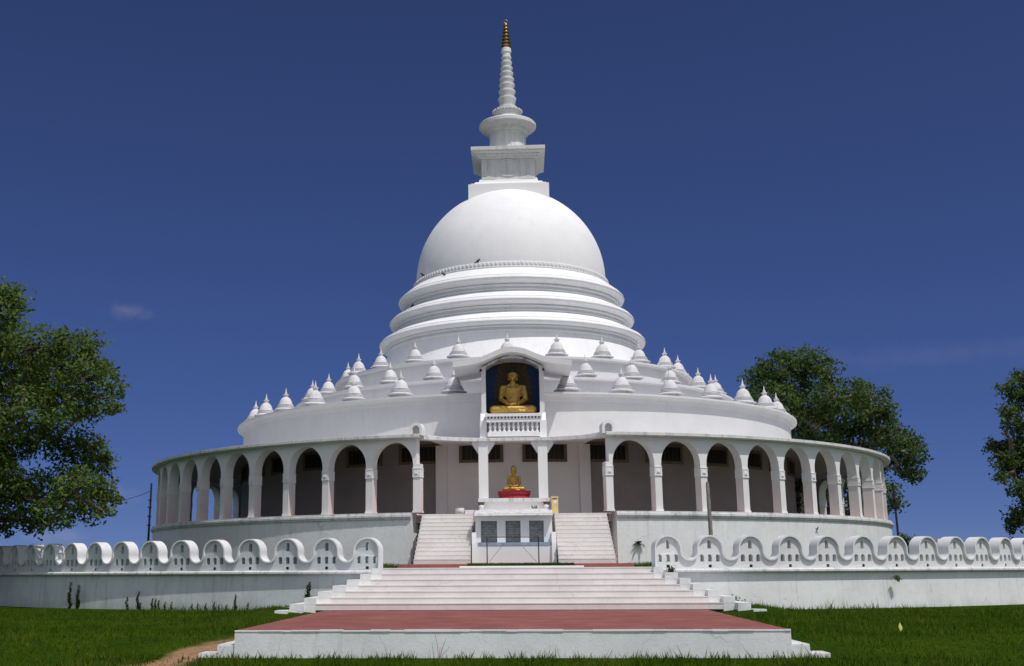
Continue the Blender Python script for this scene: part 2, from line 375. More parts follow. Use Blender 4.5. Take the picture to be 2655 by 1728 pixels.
    def build(s, name, m, parent=None, smooth=35, recalc=True, kind=None):
        me = bpy.data.meshes.new(name)
        off = world_of(parent)
        me.from_pydata([(a-off[0], b-off[1], c-off[2]) for a, b, c in s.v], [], s.f)
        if recalc:
            bm = bmesh.new(); bm.from_mesh(me); bmesh.ops.recalc_face_normals(bm, faces=bm.faces); bm.to_mesh(me); bm.free()
        if smooth:
            me.shade_smooth()
            me.set_sharp_from_angle(angle=R_(smooth))
        me.materials.append(m)
        o = bpy.data.objects.new(name, me); COL.objects.link(o); o.parent = parent
        if kind: o['kind'] = kind
        return o
def world_of(o):
    p = Vector((0, 0, 0))
    while o is not None: p += o.location; o = o.parent
    return p
def tag(o, label, cat, group=None):
    o['label'] = label; o['category'] = cat
    if group: o['group'] = group
    return o
def thing(name, label, cat, loc=(0, 0, 0), group=None):
    o = bpy.data.objects.new(name, None); COL.objects.link(o); o.location = loc; o.empty_display_size = .3
    return tag(o, label, cat, group)
def copy_tree(o, parent=None):
    kids = list(o.children); c = o.copy(); COL.objects.link(c); c.parent = parent
    for k in kids: copy_tree(k, c)
    return c
def spin(o, deg, parent):
    """copy of a part (and its sub-parts) turned about the building's axis"""
    c = copy_tree(o, parent); c.rotation_euler = (0, 0, R_(deg)); return c
def P(th, R, z): return (R*math.sin(R_(th)), -R*math.cos(R_(th)), z)
def bend(R0):
    """(s, depth inward, z) -> on a circle round the axis"""
    return lambda p: ((R0-p[1])*math.sin(p[0]/R0), -(R0-p[1])*math.cos(p[0]/R0), p[2])

# ------------------------------------------------------------------ ground
def lawn_z(x, y):
    r = math.hypot(x, y)
    def ss(a, b, t):
        t = max(0, min(1, (t-a)/(b-a))); return t*t*(3-2*t)
    z = -1.70 + .38*ss(-43.2, -39.4, y) + .11*ss(-39, -29, y)
    z += .24*(math.exp(-((abs(x)-6.9)/1.0)**2-((y+30.0)/1.5)**2)) if abs(x) > 5 else 0
    return z
gx = np.unique(np.concatenate([np.linspace(-40, 40, 81), np.array([-4000, -1500, -500, -200, -100, -60, 60, 100, 200, 500, 1500, 4000])]))
gy = np.unique(np.concatenate([np.linspace(-66, -20, 93), np.array([-4000, -1000, -300, -120, -80, 0, 40, 100, 300, 1000, 4000])]))
g = MB(); g.v = [(x, y, lawn_z(x, y)) for y in gy for x in gx]
nx = len(gx); g.f = [(j*nx+i, j*nx+i+1, (j+1)*nx+i+1, (j+1)*nx+i) for j in range(len(gy)-1) for i in range(nx-1)]
g.build('lawn_ground', M_lawn, kind='structure', recalc=False)
MB().lathe([(18.2, -.3), (27.75, -.3), (27.75, .10), (18.2, .10)], 120).build('court_ground', M_lawn, kind='structure')

# ------------------------------------------------------------------ the pagoda
pag = thing('pagoda', 'huge round white Buddhist stupa with arcaded base, terraces, dome and ringed spire', 'stupa', (0, 0, .1))
GAP = 11.4; NB = 56; STEP = (360-2*GAP)/NB
a0, a1 = GAP+.55, 360-GAP-.55
MB().lathe([(17.0, 0.0), (19.37, 0.0), (19.36, 2.02), (17.0, 2.02)], 168, a0, a1).build('plinth', M_wall, pag)
MB().lathe([(17.0, 2.02), (19.41, 2.02), (19.43, 2.09), (19.46, 2.11), (19.46, 2.19), (19.41, 2.20), (19.41, 2.28), (17.0, 2.28)], 1000, a0, a1, teeth=((3, 4), .006)).build('plinth_moulding', M_edge, pag)
MB().lathe([(0.2, 1.9), (18.7, 1.9), (18.7, 2.2), (0.2, 2.2)], 120).build('gallery_floor', M_cement, pag)
MB().lathe([(17.4, 0.0), (18.55, 0.0), (18.55, 1.9), (17.4, 1.9)], 12, -GAP-.2, GAP+.2).build('stair_back_wall', M_wall, pag)
# gallery wall and windows
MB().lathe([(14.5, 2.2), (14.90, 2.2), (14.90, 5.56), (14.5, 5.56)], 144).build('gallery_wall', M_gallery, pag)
MB().lathe([(14.6, 2.2), (14.905, 2.2), (14.905, 5.34), (14.6, 5.34)], 24, -12.5, 12.5).build('porch_wall', M_inner, pag)
for s in (-1, 1):
    MB().lathe([(14.86, 2.2), (15.12, 2.2), (15.12, 5.335), (14.86, 5.335)], 4, s*11.8-.9, s*11.8+.9).build('pilaster', M_inner, pag)
def make_window(th):
    w = .96; b = bend(14.90)
    fr = MB().prism([(-w, 4.58), (w, 4.58), (w, 5.42), (-w, 5.42)], -.07, .02, [[(-w+.13, 4.70), (w-.13, 4.70), (w-.13, 5.32), (-w+.13, 5.32)]])
    fr.map(b); o = fr.build('window', M_frame, pag)
    pn = MB(); 
    for i in range(6):
        xa, xb = -w+.12+i*(2*w-.24)/6, -w+.12+(i+1)*(2*w-.24)/6
        pn.box(xa, xb, -.012, .01, 4.69, 5.33)
    pn.map(b).build('pane', M_black, o)
    br = MB()
    for i in range(1, 8):
        x = -w+.13+i*(2*w-.26)/8; br.box(x-.022, x+.022, -.05, -.02, 4.69, 5.33)
    br.map(b).build('bars', M_bar, o)
    o.rotation_euler = (0, 0, R_(th)); return o
win = make_window(5.3)
for k in range(1, 8): spin(win, 5.3+10.6*k, pag)
for k in range(8): spin(win, -5.2-10.6*k, pag)
# arcade
def make_column():
    h = .145
    c = MB().box(-h, h, -19.223, -18.78, 2.28, 4.2).box(-h-.02, h+.02, -19.245, -18.76, 2.28, 2.36)
    c = c.build('column', M_pink, pag)
    k = MB().box(-h-.012, h+.012, -19.245, -18.765, 3.70, 4.0).box(-h-.024, h+.024, -19.26, -18.755, 4.0, 4.03).box(-h-.024, h+.024, -19.26, -18.755, 3.672, 3.70)
    k.box(-.105, .105, -19.257, -19.25, 3.75, 3.95).box(-.05, .05, -19.285, -19.26, 3.80, 3.85)
    k.build('capital_block', M_col, c, smooth=0)
    return c
colm = make_column()
def make_arch():
    hw = 19.22*R_(STEP)/2; ow = hw-.15
    out = [(-hw, 4.2), (-ow, 4.2)] + [(-ow*math.cos(math.pi*i/20), 4.2+.90*math.sin(math.pi*i/20)) for i in range(1, 20)] + [(ow, 4.2), (hw, 4.2)]
    out += [(hw*(1-i/6), 5.22) for i in range(0, 13)]
    return MB().prism(out, 0.0, .44).map(bend(19.22)).build('arch_panel', M_col, pag)
arch = make_arch()
for k in range(NB+1):
    th = GAP+STEP*k
    if k == 0: colm.rotation_euler = (0, 0, R_(th))
    else: spin(colm, th, pag)
for k in range(NB):
    th = GAP+STEP*(k+.5)
    if k == 0: arch.rotation_euler = (0, 0, R_(th))
    else: spin(arch, th, pag)
MB().lathe([(14.86, 5.50), (18.60, 5.42), (18.72, 5.222), (19.40, 5.205), (19.56, 5.235), (19.56, 5.345), (19.50, 5.36), (14.86, 5.72)], 168, GAP-.5, 360-GAP+.5).build('gallery_roof', M_edge, pag)
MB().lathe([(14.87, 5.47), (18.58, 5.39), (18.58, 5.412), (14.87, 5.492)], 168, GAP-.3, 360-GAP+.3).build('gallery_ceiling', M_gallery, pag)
ex = -(19.5)*math.cos(R_(GAP-.5)); xx = 19.5*math.sin(R_(GAP-.5))
front = [(-xx-.06, ex+.30), (-2.9, -18.35), (-2.1, -17.98), (-1.42, -17.74), (1.52, -17.74), (2.2, -17.98), (2.95, -18.35), (xx+.06, ex+.30)]
back = [(x*.985, y+.55) for x, y in front[::-1]]
MB().slab(front + back, 5.18, 5.315).build('porch_roof', M_edge, pag)
MB().slab([(x, y-.05) for x, y in back[::-1]] + [(3.0, -14.6), (-3.0, -14.6)], 5.33, 5.37).build('porch_ceiling', M_inner, pag)
MB().slab([(x*1.002, y-.10) for x, y in back[::-1]] + back, 5.312, 5.374).build('porch_roof_upstand', M_edge, pag)
tl = MB()
for i in range(6):
    xa = -1.42+i*2.94/6; tl.box(xa+.02, xa+2.94/6-.02, -17.775, -17.70, 5.185, 5.30)
tl.build('porch_eave_tiles', M_edge, pag)
for th in (-GAP+.15, GAP-.15):
    ro = [(-.25, 5.3), (-.25, 5.56)] + [(-.25*math.cos(math.pi*i/14), 5.56+.25*math.sin(math.pi*i/14)) for i in range(1, 14)] + [(.25, 5.56), (.25, 5.3), (.15, 5.3), (.15, 5.54)]
    ro += [(.15*math.cos(math.pi*i/12), 5.54+.15*math.sin(math.pi*i/12)) for i in range(1, 12)] + [(-.15, 5.54), (-.15, 5.3)]
    t = MB().prism(ro, -19.50, -19.05).box(-.148, .148, -19.2, -19.10, 5.36, 5.66)
    t.v = [tuple(Matrix.Rotation(R_(th), 3, 'Z') @ Vector(p)) for p in t.v]
    t.build('arch_finial', M_white, pag)
# porch pillars with stepped brackets
for x in (-1.18, 1.23):
    p = MB().box(x-.19, x+.19, -17.68, -17.32, 2.2, 5.18).build('porch_pillar', M_inner if False else M_col, pag)
    for s in (-1, 1):
        prof = [(x+s*.19, 4.62)]
        for i in range(6): prof += [(x+s*(.19+.045*i), 4.70+.07*i), (x+s*(.19+.045*(i+1)), 4.70+.07*i)]
        prof += [(x+s*.46, 5.178), (x+s*.19, 5.178)]
        MB().prism(prof, -17.60, -17.40).build('bracket', M_col, p)
# tier wall and terraces
def cornice(name, Rw, z0, Rr, z1, m, hh=.32):
    if hh < .2: prof = [(Rw-.3, z0), (Rw, z0), (Rw, z1-.14), (Rr-.03, z1-.13), (Rr, z1-.10), (Rr, z1), (Rw-.3, z1)]
    else: prof = [(Rw-.3, z0), (Rw, z0), (Rw, z1-hh-.04), (Rw+.04, z1-hh-.02), (Rw+.05, z1-.26), (Rw+.11, z1-.17), (Rr-.04, z1-.10), (Rr, z1-.08), (Rr, z1), (Rw-.3, z1)]
    return MB().lathe(prof, 168).build(name, m, pag)
cornice('tier_wall', 14.885, 5.562, 15.22, 7.57, M_tier)
MB().lathe([(11.6, 7.30), (14.7, 7.30), (14.7, 7.56), (11.6, 7.56)], 120).build('terrace_floor', M_tier, pag)
cornice('terrace_wall', 11.93, 7.5, 12.2, 8.74, M_tier, .14)
MB().lathe([(9.4, 8.5), (11.7, 8.5), (11.7, 8.73), (9.4, 8.73)], 120).build('terrace_floor', M_tier, pag)
cornice('terrace_wall', 9.70, 8.7, 9.98, 10.12, M_tier, .14)
MB().lathe([(6.4, 9.9), (9.5, 9.9), (9.5, 10.11), (6.4, 10.11)], 120).build('terrace_floor', M_tier, pag)
MB().lathe([(5.5, 10.1), (7.75, 10.1), (7.70, 10.25), (7.0, 11.96), (5.5, 11.96)], 144).build('drum', M_dome, pag)
def ring(R, z, Rn, zn, Rtop, ztop):
    """one of the three mouldings: rim (R, z), throat (Rn, zn) below, sloping lit top up to (Rtop, ztop)"""
    prof = [(4.8, zn), (Rn, zn), (Rn+.09, zn+.04), (Rn+.09, zn+.11), (Rn-.02, zn+.13), (Rn+.0, zn+.25), (Rn+.15, zn+.27), (Rn+.15, zn+.34), (Rn+.06, zn+.36),
            (R-.16, z-.21), (R-.04, z-.15), (R, z-.06), (R-.02, z), (R-.08, z+.04), (R-.13, z+.10), (R-.13, z+.13), (Rtop, ztop), (4.8, ztop)]
    return MB().lathe(prof, 160).build('ring_moulding', M_dome, pag)
ring(7.52, 12.50, 6.98, 11.93, 6.55, 13.10)
ring(6.94, 13.76, 6.50, 13.08, 6.02, 14.33)
ring(6.44, 15.02, 6.00, 14.31, 5.62, 15.68)
lt = MB().lathe([(4.8, 15.66), (5.56, 15.66), (5.62, 15.70), (5.62, 15.76), (5.56, 15.80), (5.54, 16.02), (5.47, 16.06), (4.8, 16.06)], 144)
lotus = lt.build('lotus_band', M_tier, pag)
pt = MB()
for k in range(150):
    t = MB().ball((0, -5.555, 15.90), (.088, .05, .12), 8, 6)
    pt.add([Matrix.Rotation(R_(k*2.4), 3, 'Z') @ Vector(p) for p in t.v], t.f)
pt.build('lotus_petals', M_tier, lotus)
dp = [(.3, 16.0), (5.40, 16.0)] + [(5.42*math.cos(R_(a)), 16.2+5.42*math.sin(R_(a))) for a in range(0, 90, 3)] + [(.02, 21.62)]
MB().lathe(dp, 160).build('dome', M_bell, pag)
# square harmika
def sq(h, z0, z1): return MB().box(-h, h, -h, h, z0, z1)
def frus(levels):
    m = MB()
    for i, (h, z) in enumerate(levels): m.v += [(-h, -h, z), (h, -h, z), (h, h, z), (-h, h, z)]
    n = len(levels)
    m.f = [(4*i+k, 4*i+(k+1) % 4, 4*i+4+(k+1) % 4, 4*i+4+k) for i in range(n-1) for k in range(4)] + [(3, 2, 1, 0), tuple(4*n-4+k for k in range(4))]
    return m
frus([(2.28, 20.2), (2.28, 21.47), (2.13, 21.49), (2.13, 21.56), (1.98, 21.60), (1.88, 21.72), (1.70, 21.76), (1.66, 21.93), (1.56, 21.95)]).build('harmika_base', M_white, pag, smooth=0)
hb = sq(1.53, 21.94, 23.3).build('harmika', M_spire, pag, smooth=0)
rel = MB()
for s in range(4):
    t = MB()
    ringp = [(.68*math.cos(2*math.pi*i/36), 22.68+.50*math.sin(2*math.pi*i/36)*1.05) for i in range(36)]
    inn = [(.60*math.cos(2*math.pi*i/36), 22.68+.43*math.sin(2*math.pi*i/36)*1.05) for i in range(36)]
    t.prism(ringp, -1.575, -1.52, [inn])
    for sx in (-1, 1):
        for i in range(9): t.box(sx*1.12-.10, sx*1.12+.10, -1.565, -1.52, 22.12+i*.125, 22.18+i*.125)
        t.box(sx*1.12-.36, sx*1.12+.36, -1.66, -1.52, 21.96, 22.03)
        for i in range(4): t.box(sx*1.12-.33+i*.18, sx*1.12-.23+i*.18, -1.64, -1.52, 22.03, 22.09)
    rel.add([Matrix.Rotation(s*math.pi/2, 3, 'Z') @ Vector(p) for p in t.v], t.f)
rel.build('harmika_relief', M_spire, hb, smooth=30)
frus([(1.55, 23.24), (1.70, 23.26), (1.70, 23.34), (1.82, 23.38), (1.82, 23.46), (2.02, 23.54), (2.02, 23.58), (2.12, 23.61), (2.12, 23.80), (1.2, 23.92)]).build('harmika_cornice', M_spire, pag, smooth=0)
for sx in (-1, 1):
    for sy in (-1, 1): MB().tube([(sx*2.03, sy*2.03, 23.7), (sx*2.06, sy*2.06, 24.05)], [.02, .012], 6).build('corner_spike', M_dark, pag)
MB().lathe([(.2, 23.85), (1.12, 23.85), (1.12, 23.98), (1.06, 24.02), (1.04, 24.08), (1.06, 25.10), (1.10, 25.14), (1.10, 25.22), (1.22, 25.26), (1.30, 25.44), (1.62, 25.60), (1.68, 25.66), (1.68, 25.84), (1.62, 25.90), (.9, 26.14), (.78, 26.30), (.2, 26.3)], 72).build('neck_and_canopy', M_spire, pag)
pn = MB()
for k in range(8):
    t = MB().box(-.03, .03, -1.085, -1.03, 24.1, 25.1); pn.add([Matrix.Rotation(R_(k*45+12), 3, 'Z') @ Vector(p) for p in t.v], t.f)
pn.build('neck_ribs', M_spire, pag, smooth=0)
lb = MB().lathe([(.2, 26.2), (.70, 26.2), (.74, 26.45), (.86, 26.66), (.80, 26.72), (.55, 26.85), (.2, 26.9)], 48)
for k in range(26):
    t = MB().ball((0, -.86, 26.68), (.075, .05, .07), 8, 6); lb.add([Matrix.Rotation(R_(k*360/26), 3, 'Z') @ Vector(p) for p in t.v], t.f)
lb.build('spire_lotus_collar', M_spire, pag)
zr = [(26.98, .60), (27.57, .55), (28.03, .515), (28.46, .475), (28.82, .445), (29.20, .405), (29.54, .37), (29.90, .34), (30.23, .305)]
for i, (z, r) in enumerate(zr):
    zb = 26.7 if i == 0 else zr[i-1][0]+.02
    MB().lathe([(.1, zb), (r*.80, zb), (r*.86, zb+(z-zb)*.35), (r*.99, z-.11), (r, z-.06), (r*.98, z-.01), (r*.7, z+.06), (.1, z+.08)], 40).build('spire_ring', M_spire, pag)
MB().lathe([(.05, 30.25), (.25, 30.25), (.26, 30.45), (.30, 30.50), (.29, 30.76), (.24, 30.80), (.05, 30.8)], 32).build('spire_tip_collar', M_white, pag)
pin = MB().lathe([(.05, 30.78), (.24, 30.78), (.20, 31.0), (.02, 32.5)], 24).build('pinnacle', M_golddark, pag)
for i in range(7):
    z = 30.92+i*.225; r = .30-.026*i
    MB().lathe([(.04, z-.05), (r*.82, z-.05), (r, z), (r, z+.035), (r*.8, z+.05), (r*.55, z+.16), (.04, z+.17)], 24).build('pinnacle_disc', M_golddark, pin)
MB().tube([(.10*math.sin(a), 0, 32.56+.12*math.cos(a)) for a in [2*math.pi*i/20 for i in range(21)]], .025, 6).build('pinnacle_loop', M_golddark, pin)
# niche above the porch
xc = .06
ap = [(-1.13, 6.3), (-1.13, 8.30)] + [(-1.13*math.cos(math.pi*i/24), 8.30+.54*math.sin(math.pi*i/24)**.85) for i in range(1, 24)] + [(1.13, 8.30), (1.13, 6.3)]
op = [(-1.32, 5.3), (-1.32, 8.42), (-.8, 8.62), (-.4, 8.86), (0, 8.97), (.4, 8.86), (.8, 8.62), (1.32, 8.42), (1.32, 5.3), (1.13, 5.3)] + ap[::-1] + [(-1.13, 5.3)]
nf = MB().prism([(x+xc, z) for x, z in op], -16.6, -16.34).build('niche_frame', M_tier, pag)
for s in (-1, 1):
    xa, xb = sorted((xc+s*1.14, xc+s*1.318))
    MB().box(xa, xb, -16.34, -13.6, 5.4, 8.43).build('niche_side_wall', M_tier, pag)
    xa, xb = sorted((xc+s*1.125, xc+s*1.14))
    MB().box(xa, xb, -16.33, -15.3, 6.35, 8.4).build('niche_blue_lining', M_blue, pag)
bk = [(x+xc, z) for x, z in ap]
MB().prism(bk, -15.40, -15.33).build('niche_backdrop', M_back, pag)
bl = [(-1.125, 6.35), (-1.125, 8.5), (-.62, 8.70), (-.72, 8.2), (-.80, 7.4), (-.80, 6.35)]
for s in (-1, 1): MB().prism([(xc+s*x, z) for x, z in bl], -15.46, -15.41).build('niche_blue_lining', M_blue, pag)
MB().box(xc-1.12, xc+1.12, -16.6, -15.3, 5.7, 6.42).build('niche_floor', M_tier, pag)
rx = [-2.48, -2.0, -1.6, -1.28, -.95, -.55, -.28, 0, .28, .55, .95, 1.28, 1.6, 2.0, 2.48]
rz = [8.58, 8.64, 8.70, 8.78, 8.91, 9.09, 9.16, 9.19, 9.16, 9.09, 8.91, 8.78, 8.70, 8.64, 8.58]
top = [(x+xc, z) for x, z in zip(rx, rz)]; bot = [(x+xc, z-.23) for x, z in zip(rx, rz)]
MB().prism(top+bot[::-1], -17.20, -13.4).build('niche_roof', M_tier, pag, smooth=40)
for x in (-1.27, 1.37): MB().tube([(x, -16.62, 8.30), (x, -16.72, 8.30), (x, -16.74, 8.24)], .05, 8).build('lamp', M_dark, pag)
# balcony under the niche
bal = MB().box(-1.07+xc, 1.10+xc, -17.18, -16.6, 5.43, 5.60).box(-1.02+xc, 1.05+xc, -17.14, -16.6, 5.60, 5.64).build('balcony', M_white, pag, smooth=0)
MB().box(-1.02+xc, 1.05+xc, -16.72, -16.58, 5.64, 6.03).build('balcony_back', M_white, bal, smooth=0)
rail = MB().box(-1.10+xc, 1.13+xc, -17.22, -16.6, 6.03, 6.17).box(-1.16+xc, 1.19+xc, -17.28, -16.6, 6.25, 6.37)
for i in range(17): rail.box(-1.13+xc+i*.139, -1.13+xc+i*.139+.075, -17.25, -16.62, 6.17, 6.25)
rail.build('balcony_rail', M_white, bal, smooth=0)
for i in range(11):
    x = -.95+xc+i*.193
    MB().lathe([(.01, 5.64), (.065, 5.64), (.065, 5.67), (.035, 5.70), (.045, 5.76), (.068, 5.82), (.06, 5.88), (.032, 5.95), (.05, 5.99), (.06, 6.03), (.01, 6.03)], 12, cx=x, cy=-17.08).build('baluster', M_white, bal)
for s in (-1, 1):
    xa, xb = sorted((xc+s*1.10, xc+s*1.38)); MB().box(xa, xb, -16.98, -16.55, 5.316, 6.12).build('balcony_pier', M_white, bal, smooth=0)
    xa, xb = sorted((xc+s*1.08, xc+s*1.36)); MB().prism([(-16.97, 6.121), (-16.55, 6.121), (-16.55, 6.5)], xa, xb, axis='x').build('balcony_pier_top', M_white, bal, smooth=0)

# ------------------------------------------------------------------ miniature stupas
def mini_profile():
    base = MB().lathe([(.05, 0), (.53, 0), (.53, .05), (.43, .06), (.43, .15), (.05, .15)], 8, cy=0)
    base.v = [tuple(Matrix.Rotation(R_(22.5), 3, 'Z') @ Vector(p)) for p in base.v]
    bell = MB().lathe([(.05, .145), (.54, .145), (.595, .165), (.595, .195), (.53, .22), (.475, .26), (.42, .268), (.42, .285), (.46, .30), (.45, .325), (.395, .335), (.395, .352), (.43, .367), (.418, .392), (.365, .402), (.365, .418), (.398, .433), (.385, .46), (.345, .475), (.322, .55), (.295, .64), (.245, .73), (.185, .795), (.12, .84), (.05, .87)], 28)
    fin = MB().lathe([(.02, .86), (.11, .86), (.11, .93), (.145, .95), (.145, .98), (.07, 1.0), (.08, 1.03), (.05, 1.06), (.056, 1.09), (.032, 1.12), (.018, 1.25), (.005, 1.32)], 14)
    return base, bell, fin
def make_mini():
    t = thing('miniature_stupa', 'x', 'small stupa')
    b, l, f = mini_profile()
    b.build('base', M_mini, t, smooth=20); l.build('bell', M_mini, t, smooth=32); f.build('finial', M_mini, t)
    return t
ORD = ['first', 'second', 'third', 'fourth', 'fifth', 'sixth', 'seventh', 'eighth', 'ninth', 'tenth']
mini0 = make_mini(); used = False
def mini(th, R, z, s, label, group):
    global used
    o = mini0 if not used else copy_tree(mini0)
    used = True
    o.location = P(th, R, z); o.rotation_euler = (R_(random.uniform(-1.4, 1.4)), R_(random.uniform(-1.4, 1.4)), R_(th+random.uniform(-6, 6))); k = s*random.uniform(.96, 1.03); o.scale = (k, k, k*random.uniform(.98, 1.02))
    tag(o, label, 'small stupa', group)
for k in range(1, 9):
    for s, side in ((-1, 'left'), (1, 'right')):
        lab = f'small white bell stupa on the lowest terrace rim, {ORD[k-1]} {side} of the statue niche'
        if k == 1 and s < 0: lab = 'small white bell-shaped stupa half in shade just left of the golden statue niche'
        if k == 8: lab = f'small white bell-shaped stupa farthest {side} on the lowest terrace rim'
        mini(s*10*k-.2, 14.40, 7.57, 1.0, lab, 'miniature stupas on the lowest terrace rim')
for k in range(6):
    for s, side in ((-1, 'left'), (1, 'right')):
        lab = f'small white bell stupa on the middle terrace, {ORD[k]} {side} of the niche roof'
        if k == 0: lab = f'small middle terrace stupa with only its tip above the {side} niche roof slope'
        mini(s*(6+12*k)-.4, 11.55, 8.74, .93, lab, 'miniature stupas on the middle terrace')
for k in range(-5, 6):
    side = 'left' if k < 0 else 'right'
    lab = f'small white bell stupa on the top terrace before the drum, {ORD[max(abs(k)-1,0)]} {side} of centre'
    if k == 0: lab = 'small white bell-shaped stupa on the top terrace peeking above the niche roof peak'
    mini(15*k-1.2, 9.30, 10.12, .95, lab, 'miniature stupas on the top terrace')

# ------------------------------------------------------------------ golden statues (one continuous body each)
def remesh(mb, voxel, smooth_it, name):
    me = bpy.data.meshes.new('tmp'); me.from_pydata(mb.v, [], mb.f)
    bm = bmesh.new(); bm.from_mesh(me); bmesh.ops.recalc_face_normals(bm, faces=bm.faces); bm.to_mesh(me); bm.free()
    o = bpy.data.objects.new('tmp', me); COL.objects.link(o)
    r = o.modifiers.new('r', 'REMESH'); r.mode = 'VOXEL'; r.voxel_size = voxel
    sm = o.modifiers.new('s', 'SMOOTH'); sm.iterations = smooth_it; sm.factor = .5
    dg = bpy.context.evaluated_depsgraph_get(); dg.update()
    res = bpy.data.meshes.new_from_object(o.evaluated_get(dg)); res.name = name
    bpy.data.objects.remove(o); bpy.data.meshes.remove(me)
    res.shade_smooth()
    return res
def statue_body(hs=1.0):
    b = MB()
    b.ball((0, .10, .28), (.40, .30, .28)); b.ball((0, .08, .55), (.32, .24, .30)); b.ball((0, .06, .90), (.38, .24, .35))
    b.ball((-.16, -.05, 1.02), (.17, .12, .14)); b.ball((.16, -.05, 1.02), (.17, .12, .14))
    b.caps((-.36, .08, 1.14), (.36, .08, 1.14), .115, .115); b.caps((0, .08, 1.15), (0, .05, 1.42), .135, .118)
    b.caps((-.16, .08, 1.24), (.16, .08, 1.24), .08, .08)
    # head with face
    b.ball((0, .03, 1.66), (.19, .20, .255), 20, 14); b.ball((0, -.07, 1.52), (.115, .10, .12))
    b.caps((0, -.155, 1.71), (0, -.20, 1.61), .018, .034); b.ball((0, -.165, 1.545), (.058, .028, .020)); b.ball((0, -.15, 1.46), (.05, .04, .035))
    for s in (-1, 1):
        b.ball((s*.068, -.135, 1.675), (.040, .030, .016)); b.caps((s*.03, -.158, 1.735), (s*.12, -.122, 1.735), .012, .010)
        b.ball((s*.085, -.10, 1.58), (.06, .05, .06))
        b.caps((s*.182, .05, 1.72), (s*.178, .04, 1.47), .035, .030)
        # arms
        b.ball((s*.43, .08, 1.12), (.13, .12, .13))
        b.caps((s*.44, .08, 1.10), (s*.51, .10, .66), .128, .108); b.caps((s*.51, .10, .66), (s*.20, -.27, .41), .105, .068)
        # folded legs
        b.caps((s*.22, .10, .20), (s*.80, -.16, .19), .23, .19)
    b.caps((.80, -.20, .19), (-.22, -.42, .22), .18, .09); b.caps((-.80, -.20, .18), (.25, -.38, .11), .17, .09)
    b.caps((-.2, -.42, .21), (-.46, -.36, .27), .075, .05); b.caps((.25, -.38, .10), (.46, -.42, .08), .075, .05)
    b.ball((0, -.10, .06), (.80, .34, .06))
    # hands resting in the lap: left palm below, right above, five fingers each
    for s, z in ((-1, .375), (1, .415)):
        b.ball((s*.08, -.34, z), (.13, .085, .035))
        for i in range(4): b.caps((s*.02, -.30-.032*i, z+.004), (-s*(.13-.012*abs(i-1.3)), -.31-.030*i, z+.012), .0175, .0145, 8)
        b.caps((s*.13, -.36, z+.02), (s*.02, -.385, z+.075), .020, .016, 8)
    if hs != 1: b.map(lambda p: ((p[0]*hs, .05+(p[1]-.05)*hs, 1.27+(p[2]-1.34)*hs) if p[2] > 1.34 else p))
    b.map(lambda p: (p[0], p[1], max(p[2], 0.0)))
    return remesh(b, .017, 3, 'statue_body')
body_me = statue_body(); body_me.materials.append(M_gold)
body_small = statue_body(1.22)
hair = MB().ball((0, .045, 1.81), (.205, .222, .185), 20, 12).ball((0, .06, 1.98), (.11, .11, .07))
hair_me = remesh(hair, .02, 2, 'statue_hair')
hair.map(lambda p: (p[0]*1.22, .05+(p[1]-.05)*1.22, 1.27+(p[2]-1.34)*1.2)); hair_small = remesh(hair, .02, 2, 'statue_hair')
robe = MB()
for i in range(9):
    t = i/8; robe.caps((.34-.62*t, -.12-.06*math.sin(math.pi*t)+.02, 1.20-.62*t), (.40-.62*t, -.09-.06*math.sin(math.pi*t)+.02, 1.12-.62*t), .028, .028, 8)
robe.caps((.45, .06, 1.13), (.545, .11, .66), .118, .10).caps((.545, .10, .66), (.36, -.08, .50), .10, .085)
robe_me = remesh(robe, .02, 2, 'statue_robe')
def statue(label, loc, s, hair_mat, body_me, hair_me):
    t = thing('golden_statue', label, 'statue', loc); 
    for nm, me, m in (('body', body_me, M_gold), ('hair', hair_me, hair_mat), ('robe_fold', robe_me, M_gold)):
        me = me.copy() if me.materials else me
        me.materials.clear(); me.materials.append(m)
        o = bpy.data.objects.new(nm, me); COL.objects.link(o); o.parent = t
    t.scale = (s, s, s*1.08 if s < .8 else s); return t
statue('large golden seated meditation statue with dark hair inside the blue arched niche', (.07, -16.05, 6.47), 1.02, M_hair, body_me, hair_me)
statue('small golden seated meditation statue on the red lotus pedestal', (.04, -17.0, 3.19), .47, M_gold, body_small, hair_small)
ped = thing('lotus_pedestal', 'round red lotus pedestal under the small golden statue', 'pedestal', (.045, -17.0, 2.84))
pb = MB().lathe([(.05, 2.84), (.70, 2.84), (.67, 2.90), (.61, 2.96), (.605, 3.02), (.64, 3.10), (.69, 3.19), (.05, 3.19)], 48, cx=.045, cy=-17.0).build('body', M_redlotus, ped)
pp = MB()
for k in range(28):
    a = 2*math.pi*k/28
    t = MB().ball((0, -.648, 3.11), (.068, .016, .085), 8, 6).ball((0, -.655, 2.90), (.068, .022, .05), 8, 6)
    pp.add([Matrix.Rotation(a, 3, 'Z') @ Vector(p) + Vector((.045, -17.0, 0)) for p in t.v], t.f)
pp.build('petals', M_redlotus, ped)

